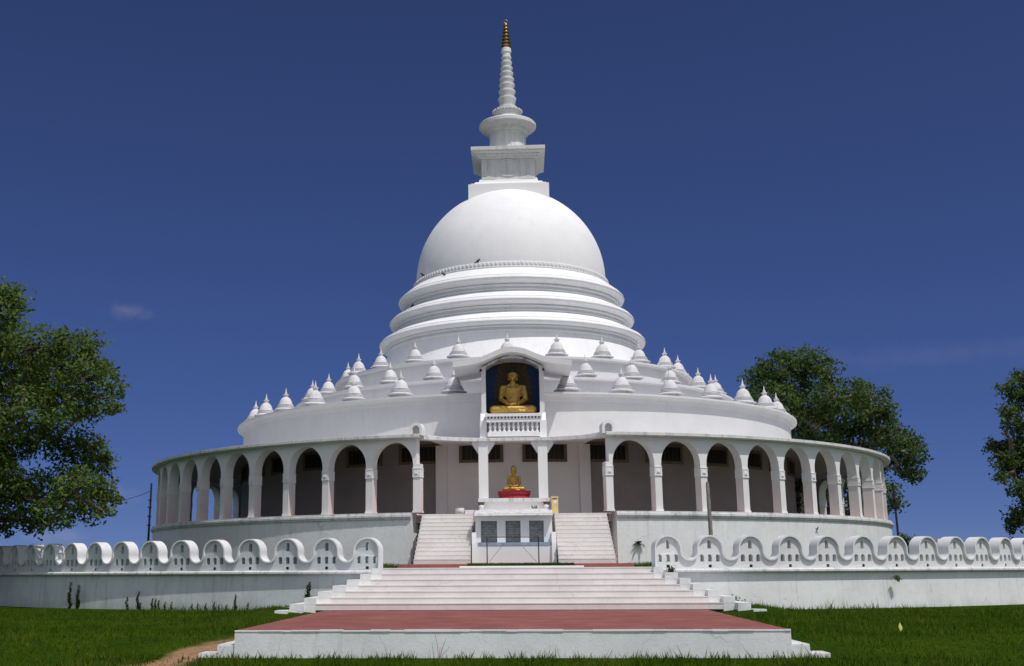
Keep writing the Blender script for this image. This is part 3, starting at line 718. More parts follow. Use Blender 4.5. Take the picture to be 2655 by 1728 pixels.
# ------------------------------------------------------------------ altar between the upper stairs
al = thing('altar', 'tall white altar block with three dark engraved plaques between the two upper staircases', 'altar', (.03, -19.5, .1))
MB().box(-1.44, 1.48, -21.6, -17.9, .10, .93).build('base', M_white, al, smooth=0)
pw = MB().prism([(-1.40, .93), (1.44, .93), (1.44, 1.99), (-1.40, 1.99)], -21.2, -20.9, [[(a, 1.05), (b, 1.05), (b, 1.84), (a, 1.84)] for a, b in ((-1.20, -.60), (-.285, .27), (.59, 1.13))]).build('plaque_wall', M_white, al, smooth=0)
MB().box(-1.40, 1.44, -20.88, -18.0, .93, 2.2).build('block', M_white, al, smooth=0)
MB().box(-1.30, 1.34, -21.62, -21.2, .931, 1.04).build('ledge', M_ledgeblue, al, smooth=0)
for s in (-1, 1):
    xa, xb = (-1.52, -1.36) if s < 0 else (1.40, 1.56); MB().prism([(-21.75, .1), (-21.2, .1), (-21.2, 1.42), (-21.6, 1.40), (-21.68, 1.0)], xa, xb, axis='x').build('side_cheek', M_white, al, smooth=0)
for a, b in ((-1.20, -.60), (-.285, .27), (.59, 1.13)):
    q = MB().box(a-.02, b+.02, -20.965, -20.885, 1.04, 1.86).build('plaque', M_plaque, al, smooth=0)
cp = MB().prism([(-21.52, 2.02), (-21.50, 2.06), (-20.55, 2.25), (-20.55, 2.15), (-20.8, 1.99), (-21.45, 1.99)], -1.43, 1.47, axis='x').build('coping', M_edge, al, smooth=0)
ct = MB()
for i in range(6):
    xa = -1.43+i*2.90/6
    t = MB().box(xa+.015, xa+2.90/6-.015, -21.50, -20.6, 0, .03).box(xa+.10, xa+.38, -21.46, -21.1, .03, .042).box(xa+.16, xa+.32, -21.40, -21.16, .042, .052)
    ct.add([(p[0], p[1], p[2]+2.052+(p[1]+21.5)*.2) for p in t.v], t.f)
ct.build('coping_tiles', M_edge, cp, smooth=0)
MB().box(-1.27, 1.31, -20.54, -18.0, 2.2, 2.31).build('ledge_step', M_white, al, smooth=0)
MB().box(-1.21, 1.21, -18.28, -16.5, 2.2, 2.69).build('table_body', M_inner, al, smooth=0)
MB().box(-1.38, 1.50, -18.4, -16.45, 2.691, 2.84).build('table_top', M_edge, al, smooth=0)
for x in (-1.27, 1.32): MB().prism([(x-.14, 2.69), (x+.14, 2.69), (x+.06, 2.50), (x-.06, 2.50)], -18.39, -18.2).build('corbel', M_bark2, al, smooth=0)
for x, lab in ((-1.2, 'left'), (1.26, 'right')):
    o = MB().lathe([(.01, 2.31), (.05, 2.31), (.06, 2.34), (.10, 2.40), (.09, 2.46), (.01, 2.48)], 16, cx=x, cy=-20.2).build('white_vase', M_pot)
    tag(o, f'small round white vase at the {lab} end of the altar ledge', 'vase', 'vases on the altar ledge')
fl = thing('flower_bowl', 'tiny dark bowl of wilted flowers on the altar ledge', 'flower bowl', (.83, -19.0, 2.31))
MB().lathe([(.01, 2.31), (.06, 2.31), (.12, 2.40), (.11, 2.41), (.05, 2.35), (.01, 2.35)], 14, cx=.83, cy=-19.0).build('bowl', M_frame, fl)
w = MB()
for i in range(9):
    a = i*.7; w.caps((.83+.05*math.cos(a), -19.0+.05*math.sin(a), 2.39), (.83+.11*math.cos(a), -19+.1*math.sin(a), 2.45+.03*(i % 3)), .016, .012, 6)
w.build('flowers', M_bark2, fl)

# ------------------------------------------------------------------ upper staircases
def upper_stair(label, x0, x1):
    t = thing('upper_staircase', label, 'staircase', ((x0+x1)/2, -20.9, .1), 'upper staircases flanking the altar')
    for k in range(12):
        y0 = -22.86+k*.34; z1 = .28+.16*(k+1)
        MB().box(x0, x1, y0, -18.3, z1-.16+(0.0 if k else -.2), z1-.035).box(x0-.006, x1+.006, y0-.007, -18.3, z1-.035, z1).build('step', M_step, t, smooth=0)
    return t
upper_stair('left of the two white upper staircases climbing to the arcade gallery', -3.56, -1.56)
upper_stair('right of the two white upper staircases climbing to the arcade gallery', 1.60, 3.62)
MB().box(-4.1, 4.2, -23.3, -18.6, .0, .262).build('red_path', M_red, kind='structure')
# planted bed in front of the altar
bd = thing('planting_bed', 'low white-kerbed planting bed with patchy grass before the altar', 'planting bed', (.2, -23.5, .1))
kb = [(-1.85, -24.3), (2.4, -24.3), (1.75, -22.9), (1.62, -22.9), (2.22, -24.2), (-1.67, -24.2), (-1.38, -22.9), (-1.5, -22.9)]
MB().slab(kb, .10, .185).build('kerb', M_white, bd, smooth=0)
MB().slab([(-1.60, -23.9), (2.1, -23.9), (1.6, -22.0), (-1.4, -22.0)], .10, .272).build('soil', M_lawn, bd, smooth=0)
# railing in front of the plaques
rl = thing('wire_frame_rail', 'thin dark two-post wire frame standing before the altar plaques', 'railing', (0, -23.35, .29))
for x in (-.92, .89): MB().tube([(x, -23.35, .25), (x, -23.35, 1.19)], .020, 8).build('post', M_dark, rl)
MB().tube([(-.93, -23.35, 1.175), (-.3, -23.35, 1.185), (.9, -23.35, 1.17)], .011, 6).build('top_rail', M_dark, rl)
MB().tube([(-.85, -23.3, .33), (-.32, -23.0, .98)], .006, 5).build('wire', M_dark, rl)
MB().tube([(.80, -23.3, .33), (.34, -23.0, .85)], .006, 5).build('wire', M_dark, rl)
# donation box, pot, cup, mat
db = thing('donation_box', 'tall cream donation box with a paper notice at the top of the right stairs', 'donation box', (1.64, -18.6, 2.2))
MB().box(1.51, 1.77, -18.72, -18.46, 2.2, 2.82).build('body', M_box, db, smooth=0)
MB().box(1.49, 1.79, -18.74, -18.44, 2.82, 2.87).build('lid', M_box, db, smooth=0)
MB().box(1.55, 1.71, -18.727, -18.721, 2.76, 2.785).build('slot', M_black, db, smooth=0)
MB().box(1.58, 1.69, -18.727, -18.721, 2.60, 2.72).build('notice', M_paper, db, smooth=0)
o = MB().lathe([(.02, 2.2), (.11, 2.2), (.17, 2.28), (.19, 2.38), (.175, 2.47), (.19, 2.49), (.165, 2.49), (.15, 2.4), (.02, 2.3)], 28, cx=-2.13, cy=-18.1).build('white_pot', M_pot)
tag(o, 'round white pot on the gallery floor at the head of the left stairs', 'pot')
o = MB().box(-1.92, -1.45, -18.15, -17.8, 2.2, 2.40).build('white_block', M_white, smooth=0)
tag(o, 'low white masonry block beside the white pot', 'block')
cu = MB().lathe([(.01, 1.88), (.045, 1.88), (.065, 2.03), (.055, 2.03), (.04, 1.9), (.01, 1.9)], 14, cx=3.30, cy=-19.65).build('white_cup', M_pot)
tag(cu, 'small white cup left in the shade on the right upper stairs', 'cup')
o = MB().box(-3.3, -2.7, -18.55, -18.15, 2.2, 2.22).build('door_mat', M_mat_red, smooth=0)
tag(o, 'red mat on the gallery floor at the top of the left stairs', 'mat')

# ------------------------------------------------------------------ main staircase and landing
ms = thing('main_staircase', 'wide white staircase of broad steps with stepped side blocks rising from the red platform', 'staircase', (.1, -29, -1.1))
XL = [-4.01, -4.31, -4.63, -4.98, -5.35, -5.73, -6.06, -6.42, -6.78, -7.1]; XR = [4.25, 4.53, 4.92, 5.24, 5.61, 5.97, 6.31, 6.67, 7.03, 7.35]
MB().box(-4.02, 4.30, -28.36, -22.9, -.3, .118).build('landing', M_step, ms, smooth=0)
zs = [.12-.168*k for k in range(11)]
for k in range(7):
    y = -28.4-.36*k
    MB().box(XL[k], XR[k], y, -28.0+.003*k, zs[k]-.168-(.02 if k == 6 else 0), zs[k]-.03).box(XL[k]+.003, XR[k]-.003, y-.012, y+.5, zs[k]-.03, zs[k]).build('step', M_step, ms, smooth=0)
for k in range(9):
    y = -28.4-.36*k
    for X in (XL, XR):
        xa, xb = sorted((X[k], X[k+1]))
        MB().box(xa, xb, y-.37, -27.9, -1.9+.01*k, zs[k]-.004).build('cheek_block', M_plat, ms, smooth=0)
pf = thing('platform', 'low rectangular platform with worn red floor and white front wall', 'platform', (0, -36.5, -1.7))
MB().slab([(-5.33, -42.0), (5.28, -42.0), (5.52, -30.6), (-5.50, -30.6)], -2.0, -1.10).build('retaining_wall', M_plat, pf, smooth=0)
t = MB().slab([(-5.29, -41.95), (5.24, -41.95), (5.50, -30.55), (-5.48, -30.55)], -1.10, -1.10+.012); t.v = [(x, y, z-.05*(-31-y)/11 if z < -1.095 and False else z) for x, y, z in t.v]
t.build('red_floor', M_red, pf, smooth=0)
rim = MB()
x = -5.33
while x < 5.27:
    w_ = min(random.uniform(.15, .6), 5.28-x); rim.box(x, x+w_-.002, -42.012-random.uniform(0, .012), -41.93-random.uniform(0, .05), -1.125+random.uniform(0, .012), -1.083+random.uniform(-.012, .006)); x += w_
rim.build('broken_rim', M_white, pf, smooth=0)
for s, X0 in ((-1, -5.33), (1, 5.28)):
    for i, (w_, z) in enumerate(((.34, -1.36), (.37, -1.52), (.4, -1.63))):
        xa, xb = sorted((X0, X0+s*w_)); X0 = X0+s*w_
        MB().box(xa, xb, -41.97+.004*i, -39.6, -2.0, z-.02).build('side_step', M_plat, pf, smooth=0)
        MB().box(xa, xb, -41.95, -39.6, z-.02, z).build('side_step_tread', M_edge, pf, smooth=0)

# ------------------------------------------------------------------ serpentine boundary walls
RW = 28.26; PER = 2.765; HP = RW*R_(PER)/2
def wave(n=14):
    """half period of the coping's upper line from crest (0) to trough (HP)"""
    rt_, rb_ = .43, HP-.43
    pts = [(rt_*math.sin(math.pi/2*i/n), .65+rt_*math.cos(math.pi/2*i/n)) for i in range(n+1)]
    zb = .345+rb_
    pts += [(HP-rb_*math.cos(math.pi/2*i/n), zb-rb_*math.sin(math.pi/2*i/n)) for i in range(n+1)]
    return pts
half = wave(); full = [(-x, z) for x, z in half[::-1]] + half[1:]
def offs(pts, d):
    out = []
    for i, p in enumerate(pts):
        a, b = pts[max(i-1, 0)], pts[min(i+1, len(pts)-1)]
        tx, tz = b[0]-a[0], b[1]-a[1]; l = math.hypot(tx, tz); out.append((p[0]+tz/l*d, p[1]-tx/l*d))
    return out
def holes():
    H = []
    for x in (-.262, 0, .262):
        H.append([(x-.072, .27), (x+.072, .27), (x+.072, .42)] + [(x+.072*math.cos(math.pi*i/8), .42+.075*math.sin(math.pi*i/8)) for i in range(1, 8)] + [(x-.072, .42)])
    H.append([(-.062, .67), (.062, .67), (.062, .86)] + [(.062*math.cos(math.pi*i/8), .86+.07*math.sin(math.pi*i/8)) for i in range(1, 8)] + [(-.062, .86)])
    H.append([(-.052, .09), (.052, .09), (.052, .18), (-.052, .18)])
    return H
def panel_mesh(end=0):
    mid = offs(full, .02)
    L, Rr = -HP, HP
    if end:     # terminal scallop: straight drop on the stair side
        mid = [p for p in mid if p[0]*end < .385 or p[1] > .66]
        mid = [p for p in mid if not (p[0]*end > 0 and p[1] < .64)]
        mid = [(-.395, .06)]+mid if end < 0 else mid+[(.395, .06)]
        if end < 0: out = mid[:1]+mid[1:]+[(HP, .06)]
        else: out = [(-HP, .06)]+mid
    else:
        mid[0] = (-HP, mid[0][1]); mid[-1] = (HP, mid[-1][1]); out = [(-HP, .06)]+mid+[(HP, .06)]
    return MB().prism(out, .09, .40, holes()).map(bend(RW))
def coping_mesh(end=0):
    c_ = full
    if end:
        c_ = [p for p in full if not (p[0]*end > 0 and p[1] < .64)]
        c_ = [(-.43, .06)]+c_ if end < 0 else c_+[(.43, .06)]
    i_ = offs(c_, .045)
    if not end or end > 0: i_[0] = (-HP, i_[0][1])
    if not end or end < 0: i_[-1] = (HP, i_[-1][1])
    return MB().prism(c_+i_[::-1], 0, .44).map(bend(RW))
def boundary_wall(label, s, first, n):
    t = thing('boundary_wall', label, 'wall', P(first+s*8, RW, -1.4), 'serpentine boundary walls either side of the stairs')
    e = first-s*(1.14); far = first+s*PER*(n-.5)
    lo, hi = sorted((e, far))
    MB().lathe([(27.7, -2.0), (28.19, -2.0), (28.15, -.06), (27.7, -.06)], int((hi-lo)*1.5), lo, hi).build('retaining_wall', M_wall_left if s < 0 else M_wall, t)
    MB().lathe([(27.7, -.06), (28.27, -.06), (28.305, -.03), (28.305, .02), (28.27, .035), (28.25, .058), (27.7, .058)], int((hi-lo)*12), lo, hi, teeth=((2, 3), .006)).build('moulding', M_edge, t)
    for k in range(n):
        if k < 2:
            # meshes centred on the axis so that a copy only needs a turn
            pa = panel_mesh(-s if k == 0 else 0); co = coping_mesh(-s if k == 0 else 0)
            dr = MB().box(-.06, .06, .13, .39, .08, .19).map(bend(RW))
            w0 = world_of(t)
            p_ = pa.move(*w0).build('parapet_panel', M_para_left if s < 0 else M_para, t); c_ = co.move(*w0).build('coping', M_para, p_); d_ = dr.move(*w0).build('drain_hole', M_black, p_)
            src = p_ if k == 1 else None
        else: p_ = copy_tree(src, t)
        th = first+s*PER*k
        p_.rotation_euler = (0, 0, R_(th)); p_.location = -w0
    return t
boundary_wall('long curved white wall with scalloped wave parapet left of the main stairs', -1, -9.37, 19)
boundary_wall('long curved white wall with scalloped wave parapet right of the main stairs', 1, 9.84, 16)

# ------------------------------------------------------------------ poles, post, wire
o = MB().tube([(6.70, -24.5, 0), (6.69, -24.5, 1.8), (6.67, -24.5, 2.86), (6.675, -24.5, 2.95)], [.075, .068, .06, .045], 12).build('wooden_post', M_wood)
tag(o, 'bare weathered wooden post standing behind the right scalloped wall', 'post')
pl = thing('utility_pole', 'thin dark utility pole rising behind the right scalloped wall', 'utility pole', (20.6, 0, -1.2), 'utility poles')
MB().tube([(20.6, 0, -1.2), (20.52, 0, 4.62)], [.075, .05], 10).build('pole', M_dark, pl)
for z in (3.7, 3.3): MB().box(20.42, 20.68, -.12, .0, z, z+.09).build('bracket', M_dark, pl, smooth=0)
pl = thing('utility_pole', 'thin dark utility pole with a wire left of the arcade', 'utility pole', (-20.56, 0, -1.2), 'utility poles')
MB().tube([(-20.56, 0, -1.2), (-20.50, 0, 4.98)], [.08, .05], 10).build('pole', M_dark, pl)
for z in (4.0, 3.6, 3.1, 2.6): MB().box(-20.63, -20.42, -.12, .0, z, z+.06).build('bracket', M_dark, pl, smooth=0)
MB().tube([(-20.5, 0, 4.55), (-21.3, .6, 4.35), (-22.3, 1.2, 4.15), (-26, 3, 3.9), (-40, 8, 4.6)], .014, 5).build('wire', M_dark, pl)
# small outbuilding glimpsed behind the right wall
ob = thing('outbuilding', 'low white outbuilding with stepped parapet behind the right scalloped wall', 'building', (25.6, 6, -1.3))
MB().box(24.2, 28.4, 4.8, 8, -1.3, 1.35).build('wall', M_wall, ob, smooth=0)
MB().box(24.1, 28.5, 4.7, 8.1, 1.35, 1.52).build('roof', M_edge, ob, smooth=0)
MB().box(24.3, 25.0, 4.9, 7.9, 1.52, 1.72).build('parapet', M_white, ob, smooth=0)

# ------------------------------------------------------------------ birds
def bird(label, th, R, z, face):
    t = thing('black_bird', label, 'bird', P(th, R, z), 'black birds perched on the dome')
    rt2 = Matrix.Rotation(R_(face), 3, 'Z')
    def put(mb): mb.v = [tuple(rt2 @ Vector(p)*.62 + Vector(P(th, R, z))) for p in mb.v]; return mb
    b = MB().ball((0, 0, .17), (.085, .17, .085), 12, 8, Matrix.Rotation(R_(-32), 3, 'X')).ball((0, -.16, .29), (.055, .065, .055)).caps((0, -.10, .22), (0, -.15, .28), .06, .05, 10).caps((0, -.20, .285), (0, -.27, .27), .022, .006, 8).caps((0, .13, .09), (0, .32, .0), .045, .03, 8)
    me = remesh(b, .014, 2, 'body'); me.materials.append(M_bird)
    me.transform(Matrix.Rotation(R_(face), 4, 'Z') @ Matrix.Scale(.62, 4))
    o = bpy.data.objects.new('body', me); COL.objects.link(o); o.parent = t
    for s in (-1, 1): put(MB().tube([(s*.035, 0, .12), (s*.035, -.01, .0)], .012, 6)).build('leg', M_bird, t)
bird('black bird on the lotus band at the left front of the dome', -18, 5.50, 16.06, 70)
bird('black bird on the sloping moulding just below the lotus band', -38, 5.78, 15.55, -100)
bird('black bird at the far left edge of the lotus band', -62, 5.52, 16.05, -60)
bird('black bird in the shaded recess of the left mouldings', -62, 6.15, 14.22, 40)

# ------------------------------------------------------------------ plants
def leaf_cards(name, centers, per_m3, size, m, parent, flat=.5, aspect=.5, nmin=60, shell=.55):
    V = []; F = 0
    quads = []
    for (x, y, z, r) in centers:
        n = max(nmin, int(per_m3*r*r*4))
        # sub-clumps: twigs each carrying a tuft of leaves
        nt_ = max(6, int(n/16))
        d = rng.normal(size=(nt_, 3)); d /= np.linalg.norm(d, axis=1)[:, None]
        rad = r*(shell+(1.12-shell)*rng.random(nt_)**.6)[:, None]
        tw = np.array([x, y, z])+d*rad*np.array([1, 1, .85])
        base = np.repeat(tw, 16, axis=0); dd = np.repeat(d, 16, axis=0)
        k = len(base)
        p = base+rng.normal(size=(k, 3))*min(.22, .30*r)*np.array([1, 1, .7])
        nrm = dd*.5+rng.normal(size=(k, 3))*.7+np.array([0, 0, flat]); nrm /= np.linalg.norm(nrm, axis=1)[:, None]
        t = rng.normal(size=(k, 3)); t -= nrm*(t*nrm).sum(1)[:, None]; t /= np.linalg.norm(t, axis=1)[:, None]
        b = np.cross(nrm, t)
        s = size*(.6+.8*rng.random(k))[:, None]
        q = np.stack([p-t*s*.5, p+b*s*aspect*.5+t*s*.05, p+t*s*.5, p-b*s*aspect*.5+t*s*.05], 1)
        quads.append(q)
    q = np.concatenate(quads); return raw_quads(name, q, m, parent)
def raw_quads(name, q, m, parent=None, tri=False, kind=None):
    nq, k = q.shape[0], q.shape[1]; v = q.reshape(-1, 3).astype(np.float32)
    off = np.array(world_of(parent), dtype=np.float32) if parent else np.zeros(3, np.float32)
    v = v-off
    me = bpy.data.meshes.new(name); me.vertices.add(len(v)); me.vertices.foreach_set('co', v.ravel())
    me.loops.add(nq*k); me.loops.foreach_set('vertex_index', np.arange(nq*k, dtype=np.int32))
    me.polygons.add(nq); me.polygons.foreach_set('loop_start', np.arange(0, nq*k, k, dtype=np.int32))
    me.update(calc_edges=True); me.materials.append(m)
    o = bpy.data.objects.new(name, me); COL.objects.link(o); o.parent = parent
    if kind: o['kind'] = kind
    return o
def limb(mb, a, b, r0_, r1_, wob=.25, n=6):
    a, b = Vector(a), Vector(b); L = (b-a).length; pts = []; rad = []
    for i in range(n+1):
        t = i/n; p = a.lerp(b, t)
        if 0 < i < n: p += Vector((random.uniform(-1, 1), random.uniform(-1, 1), random.uniform(-.6, 1)))*wob*L*.16
        pts.append(p); rad.append(r0_*(1-t)+r1_*t)
    mb.tube(pts, rad, 7); return pts
def tree(name, label, base, fork, clumps, bark, leaf, per, size, r_trunk, group=None, shell=.5):
    t = thing(name, label, 'tree', base, group)
    tr = MB(); pts = limb(tr, base, fork, r_trunk, r_trunk*.75, .3, 7)
    tr.build('trunk', bark, t)
    br = MB(); hubs = [Vector(fork)]
    order = sorted(clumps, key=lambda c_: (Vector(c_[:3])-Vector(fork)).length)
    for c_ in order:
        p = Vector(c_[:3]); h = min(hubs, key=lambda q: (q-p).length+.35*(q-Vector(fork)).length)
        dd = (p-h).length
        rr = max(.025, min(r_trunk*.55, .035+.022*dd+.018*c_[3]))
        pp_ = limb(br, h, p, rr*1.25, rr*.55, .5, 5); hubs += [pp_[3], p]
        for i in range(5):
            q = p+Vector((random.gauss(0, 1), random.gauss(0, 1), random.gauss(0, 1))).normalized()*c_[3]*.85
            limb(br, p, q, rr*.5, .012, .6, 3)
    br.build('limbs', bark, t)
    leaf_cards('crown', clumps, per, size, leaf, t, shell=shell)
    return t
LEFT = [(-19.33, -22.56, 10.37, 0.67), (-19.5, -23.09, 9.8, 0.93), (-20.94, -21.92, 9.47, 1.5), (-18.05, -22.88, 8.32, 1.0), (-16.8, -23.23, 8.45, 0.59), (-16.19, -21.89, 8.62, 0.61), (-17.66, -19.83, 8.41, 0.78), (-19.97, -20.3, 7.9, 1.41), (-18.31, -20.44, 7.53, 1.2), (-15.91, -22.61, 7.22, 0.8), (-15.71, -21.35, 7.65, 0.52), (-15.07, -22.39, 6.72, 0.43), (-14.96, -22.81, 6.15, 0.4), (-18.31, -23.08, 5.94, 1.32), (-16.87, -22.64, 6.13, 0.94), (-16.76, -19.79, 6.52, 0.57), (-20.13, -20.18, 5.13, 1.13), (-18.53, -20.27, 5.25, 0.71), (-17.55, -20.3, 4.78, 0.64), (-19.61, -22.73, 3.55, 1.2), (-18.61, -22.26, 3.29, 0.81), (-16.45, -20.99, 4.99, 0.56), (-16.19, -20.57, 4.43, 0.53), (-16.04, -20.08, 4.18, 0.43), (-18.19, -19.98, 3.22, 0.85), (-15.9, -23.15, 3.2, 0.66), (-15.61, -21.08, 2.98, 0.49), (-15.39, -20.81, 2.77, 0.31), (-18.59, -21.48, 2.47, 0.82), (-16.7, -22.79, 2.25, 0.67), (-16.13, -21.61, 2.37, 0.62), (-14.83, -23.14, 2.21, 0.33), (-19.99, -19.76, 2.05, 0.57), (-18.55, -20.04, 1.95, 0.5), (-21.34, -21.31, 7.13, 1.66), (-20.81, -22.3, 4.76, 1.62), (-21.62, -19.86, 2.43, 1.28), (-15.89, -21.21, 3.34, 0.55), (-17.08, -19.97, 4.05, 0.57), (-20.94, -20.11, 8.89, 0.85)]
RIGHT = [(16.0, 10.05, 11.97, 1.12), (17.01, 9.48, 12.49, 1.24), (18.52, 10.59, 13.16, 1.13), (19.36, 9.59, 12.84, 0.99), (19.72, 7.97, 11.82, 0.73), (16.47, 8.83, 10.17, 1.6), (19.04, 11.88, 11.07, 1.79), (19.41, 7.26, 10.14, 1.08), (20.96, 7.28, 10.6, 0.96), (22.91, 10.76, 10.85, 1.06), (23.05, 8.68, 9.81, 0.73), (21.08, 10.21, 9.55, 1.5), (22.97, 9.83, 8.99, 1.12), (19.04, 9.06, 8.7, 1.6), (22.72, 12.98, 8.36, 1.43), (23.22, 8.17, 8.06, 0.97), (24.41, 9.48, 7.71, 0.94), (24.63, 8.22, 6.86, 0.63), (24.62, 10.8, 6.75, 0.91), (24.66, 8.66, 5.61, 0.54), (24.26, 9.13, 5.88, 0.44), (17.91, 11.48, 8.51, 1.53), (19.59, 8.92, 6.99, 1.35), (22.32, 10.35, 6.61, 1.13), (21.58, 12.43, 5.32, 1.54), (18.4, 7.61, 4.77, 1.45), (21.96, 7.37, 4.26, 1.2), (21.22, 8.37, 2.93, 1.22), (19.97, 11.59, 3.08, 1.27), (16.8, 10.69, 5.48, 1.51), (16.86, 8.42, 3.2, 1.22)]
EDGE = [(24.81, -7.41, 9.18, 0.42), (23.9, -7.77, 8.51, 0.46), (24.63, -7.1, 8.09, 0.54), (23.74, -8.1, 7.21, 0.49), (24.72, -6.53, 6.74, 0.62), (23.53, -6.05, 5.96, 0.39), (24.13, -5.91, 5.78, 0.51), (24.63, -6.44, 5.62, 0.78), (24.49, -5.9, 4.83, 0.67), (23.07, -8.16, 4.19, 0.34), (24.17, -7.51, 3.69, 0.57), (24.29, -5.88, 2.12, 0.47), (24.51, -6.34, 2.47, 0.59), (25.75, -7.21, 8.72, 1.15), (26.47, -5.94, 6.98, 1.37), (25.55, -6.71, 5.02, 1.16), (25.9, -6.24, 3.2, 1.37), (23.78, -7.5, 5.06, 0.46), (23.15, -7.74, 5.05, 0.38)]
tree('broadleaf_tree', 'large olive green broadleaf tree overhanging the left scalloped wall', (-24.6, -22.4, -1.4), (-23.2, -22.6, 3.2), LEFT+[(-24.2, -25.5, 6, 2.2), (-26, -24, 8, 2.4), (-24.2, -24, 3.2, 1.7), (-25, -29, 4, 2), (-28, -30, 6, 2.6), (-27, -19, 5, 2.5), (-22.6, -22, 8.6, 2.0)], M_bark2, M_leaf1, 330, .185, .42)  # the appended clumps sit out of view, added to screen sky light
tree('broadleaf_tree', 'large dark green tree with pale limbs behind the right side of the arcade', (19.6, 10.2, -1.4), (19.8, 10.0, 4.6), RIGHT, M_bark, M_leaf2, 210, .25, .48)
tree('broadleaf_tree', 'sparse dark tree cut by the right edge of the photo', (26.4, -6.6, -1.4), (25.8, -6.6, 2.6), EDGE, M_bark2, M_leaf2, 330, .19, .2, shell=.3)
def bush(label, c_, r):
    t = thing('bush', label, 'bush', (c_[0], c_[1], -1.4)); br = MB()
    for i in range(6): limb(br, (c_[0], c_[1], -1.4), (c_[0]+random.uniform(-.6, .6)*r, c_[1]+random.uniform(-.6, .6)*r, c_[2]), .06, .02, .4, 4)
    br.build('stems', M_bark2, t)
    cl = [(c_[0]+random.uniform(-.7, .7)*r, c_[1]+random.uniform(-.7, .7)*r, c_[2]-random.uniform(-.25, 1.9)*r, r*.6) for i in range(10)]
    leaf_cards('foliage', cl, 110, .22, M_leaf2, t, shell=.2)
bush('dark bush poking above the right scalloped wall beside the utility pole', (27.9, 20, 2.1), .85)
bush('dark bush low behind the right scalloped wall near the edge tree', (32.6, 18, 1.7), 1.4)

# weeds: single stalks with small leaves
def weed_mesh(h, n):
    q = []
    for i in range(n):
        t = i/n; z = h*t; a = rng.random()*6.28; l = (.055+.06*(1-t))*(h/.5)**.5
        p = np.array([.012*math.sin(9*t), .012*math.cos(7*t), z]); d = np.array([math.cos(a), math.sin(a), .9]); d /= np.linalg.norm(d)
        s = np.array([-math.sin(a), math.cos(a), 0])*l*.36
        q.append([p-s*.2, p+d*l*.5-s, p+d*l*1.15, p+d*l*.5+s])
    return np.array(q)
def weed(label, base, h, group):
    t = thing('weed', label, 'weed', base, group)
    MB().tube([base, (base[0]+.01, base[1], base[2]+h*.55), (base[0]+random.uniform(-.03, .03), base[1], base[2]+h)], [.011, .009, .004], 5).build('stem', M_weed, t)
    raw_quads('leaves', weed_mesh(h, int(70*h)+12)+np.array(base), M_weed, t)
WEEDS = [(-33.56, .88), (-32.58, .77), (-27.48, .42), (-26.46, .59), (-26.21, .25), (-25.17, .38), (-24.89, .38), (-24.59, .32), (-24.05, .27), (-23.49, .27), (-21.78, .22), (-21.31, .22), (-20.69, .25), (-20.02, .29), (-19.63, .21), (-19.04, .21), (-18.39, .50), (-17.44, .28), (-16.87, .17), (-13.25, .78), (-13.09, .85), (-13.97, .19)]
for th, h in WEEDS:
    p = P(th, 28.42, 0)
    lab = 'thin green weed stalk growing at the foot of the left retaining wall'
    if h > .75: lab = 'tall green weed stalk climbing the left retaining wall'
    weed(lab, (p[0], p[1], lawn_z(p[0], p[1])-.02), h*1.05, 'weeds along the foot of the left wall' if h <= .75 else 'tall weeds on the left wall')
def tuft(label, c_, r, n, size, group=None, drop=0.):
    q = []
    for i in range(n):
        a = rng.random()*6.28; el = rng.uniform(-.2, 1.2)-drop; l = size*rng.uniform(.6, 1.2)
        d = np.array([math.cos(a)*math.cos(el), -abs(math.sin(a))*math.cos(el), math.sin(el)]); s = np.array([-math.sin(a), math.cos(a), 0])*l*.13
        p = np.array(c_)+rng.normal(size=3)*r*.3*np.array([1, .2, 1]); m_ = p+d*l*.55; e_ = m_+d*l*.4+np.array([0, 0, -l*.35])
        q += [[p-s*.3, m_-s, m_+s, p+s*.3], [m_-s, e_, e_, m_+s]]
    o = raw_quads('wall_plant', np.array(q), M_weed); tag(o, label, 'plant', group)
pp = P(9.81, 28.40, .08); tuft('green plant sprouting from the first drain hole of the right wall', pp, .14, 40, .16, drop=.9)
tuft('spider-like dark plant on the plinth wall right of the upper stairs', (4.86, -18.75, .98), .09, 16, .34)
tuft('small dark plant on the plinth wall above the right scallops', (12.68, -14.66, 1.66), .06, 12, .16)
pp = P(25.93, 28.36, -.22); tuft('dry plant hanging below the moulding of the right wall', pp, .09, 44, .15, drop=1.1)
pp = P(13.9, 28.45, -1.0); tuft('leafy weed clump where the right wall meets the stair blocks', pp, .35, 60, .2)
# dry twigs against the platform front
dt = thing('dry_weed', 'bare dry weed standing against the white platform front wall', 'weed', (-1.35, -42.08, -1.7))
tw = MB()
for dx, dz in ((-.08, .55), (.14, .46), (.02, .3), (.2, .3)): tw.tube([(-1.35, -42.08, -1.7), (-1.35+dx*.4, -42.08, -1.7+dz*.6), (-1.35+dx, -42.07, -1.7+dz)], [.006, .005, .003], 5)
tw.build('twigs', M_dry, dt)
# fallen leaf on the right lawn
lf = MB(); lf.v = [(0, 0, 0), (-.035, 0, .07), (-.03, .01, .12), (0, .02, .19), (.04, .01, .10), (.04, 0, .05)]; lf.f = [(0, 5, 4, 3, 2, 1)]
lf.move(8.14, -39.28, lawn_z(8.14, -39.28)+.05)
o = lf.build('fallen_leaf', M_leafy, smooth=0, recalc=False); tag(o, 'single pale yellow leaf standing in the right lawn', 'leaf')
sm_ = o.modifiers.new('thick', 'SOLIDIFY'); sm_.thickness = .004

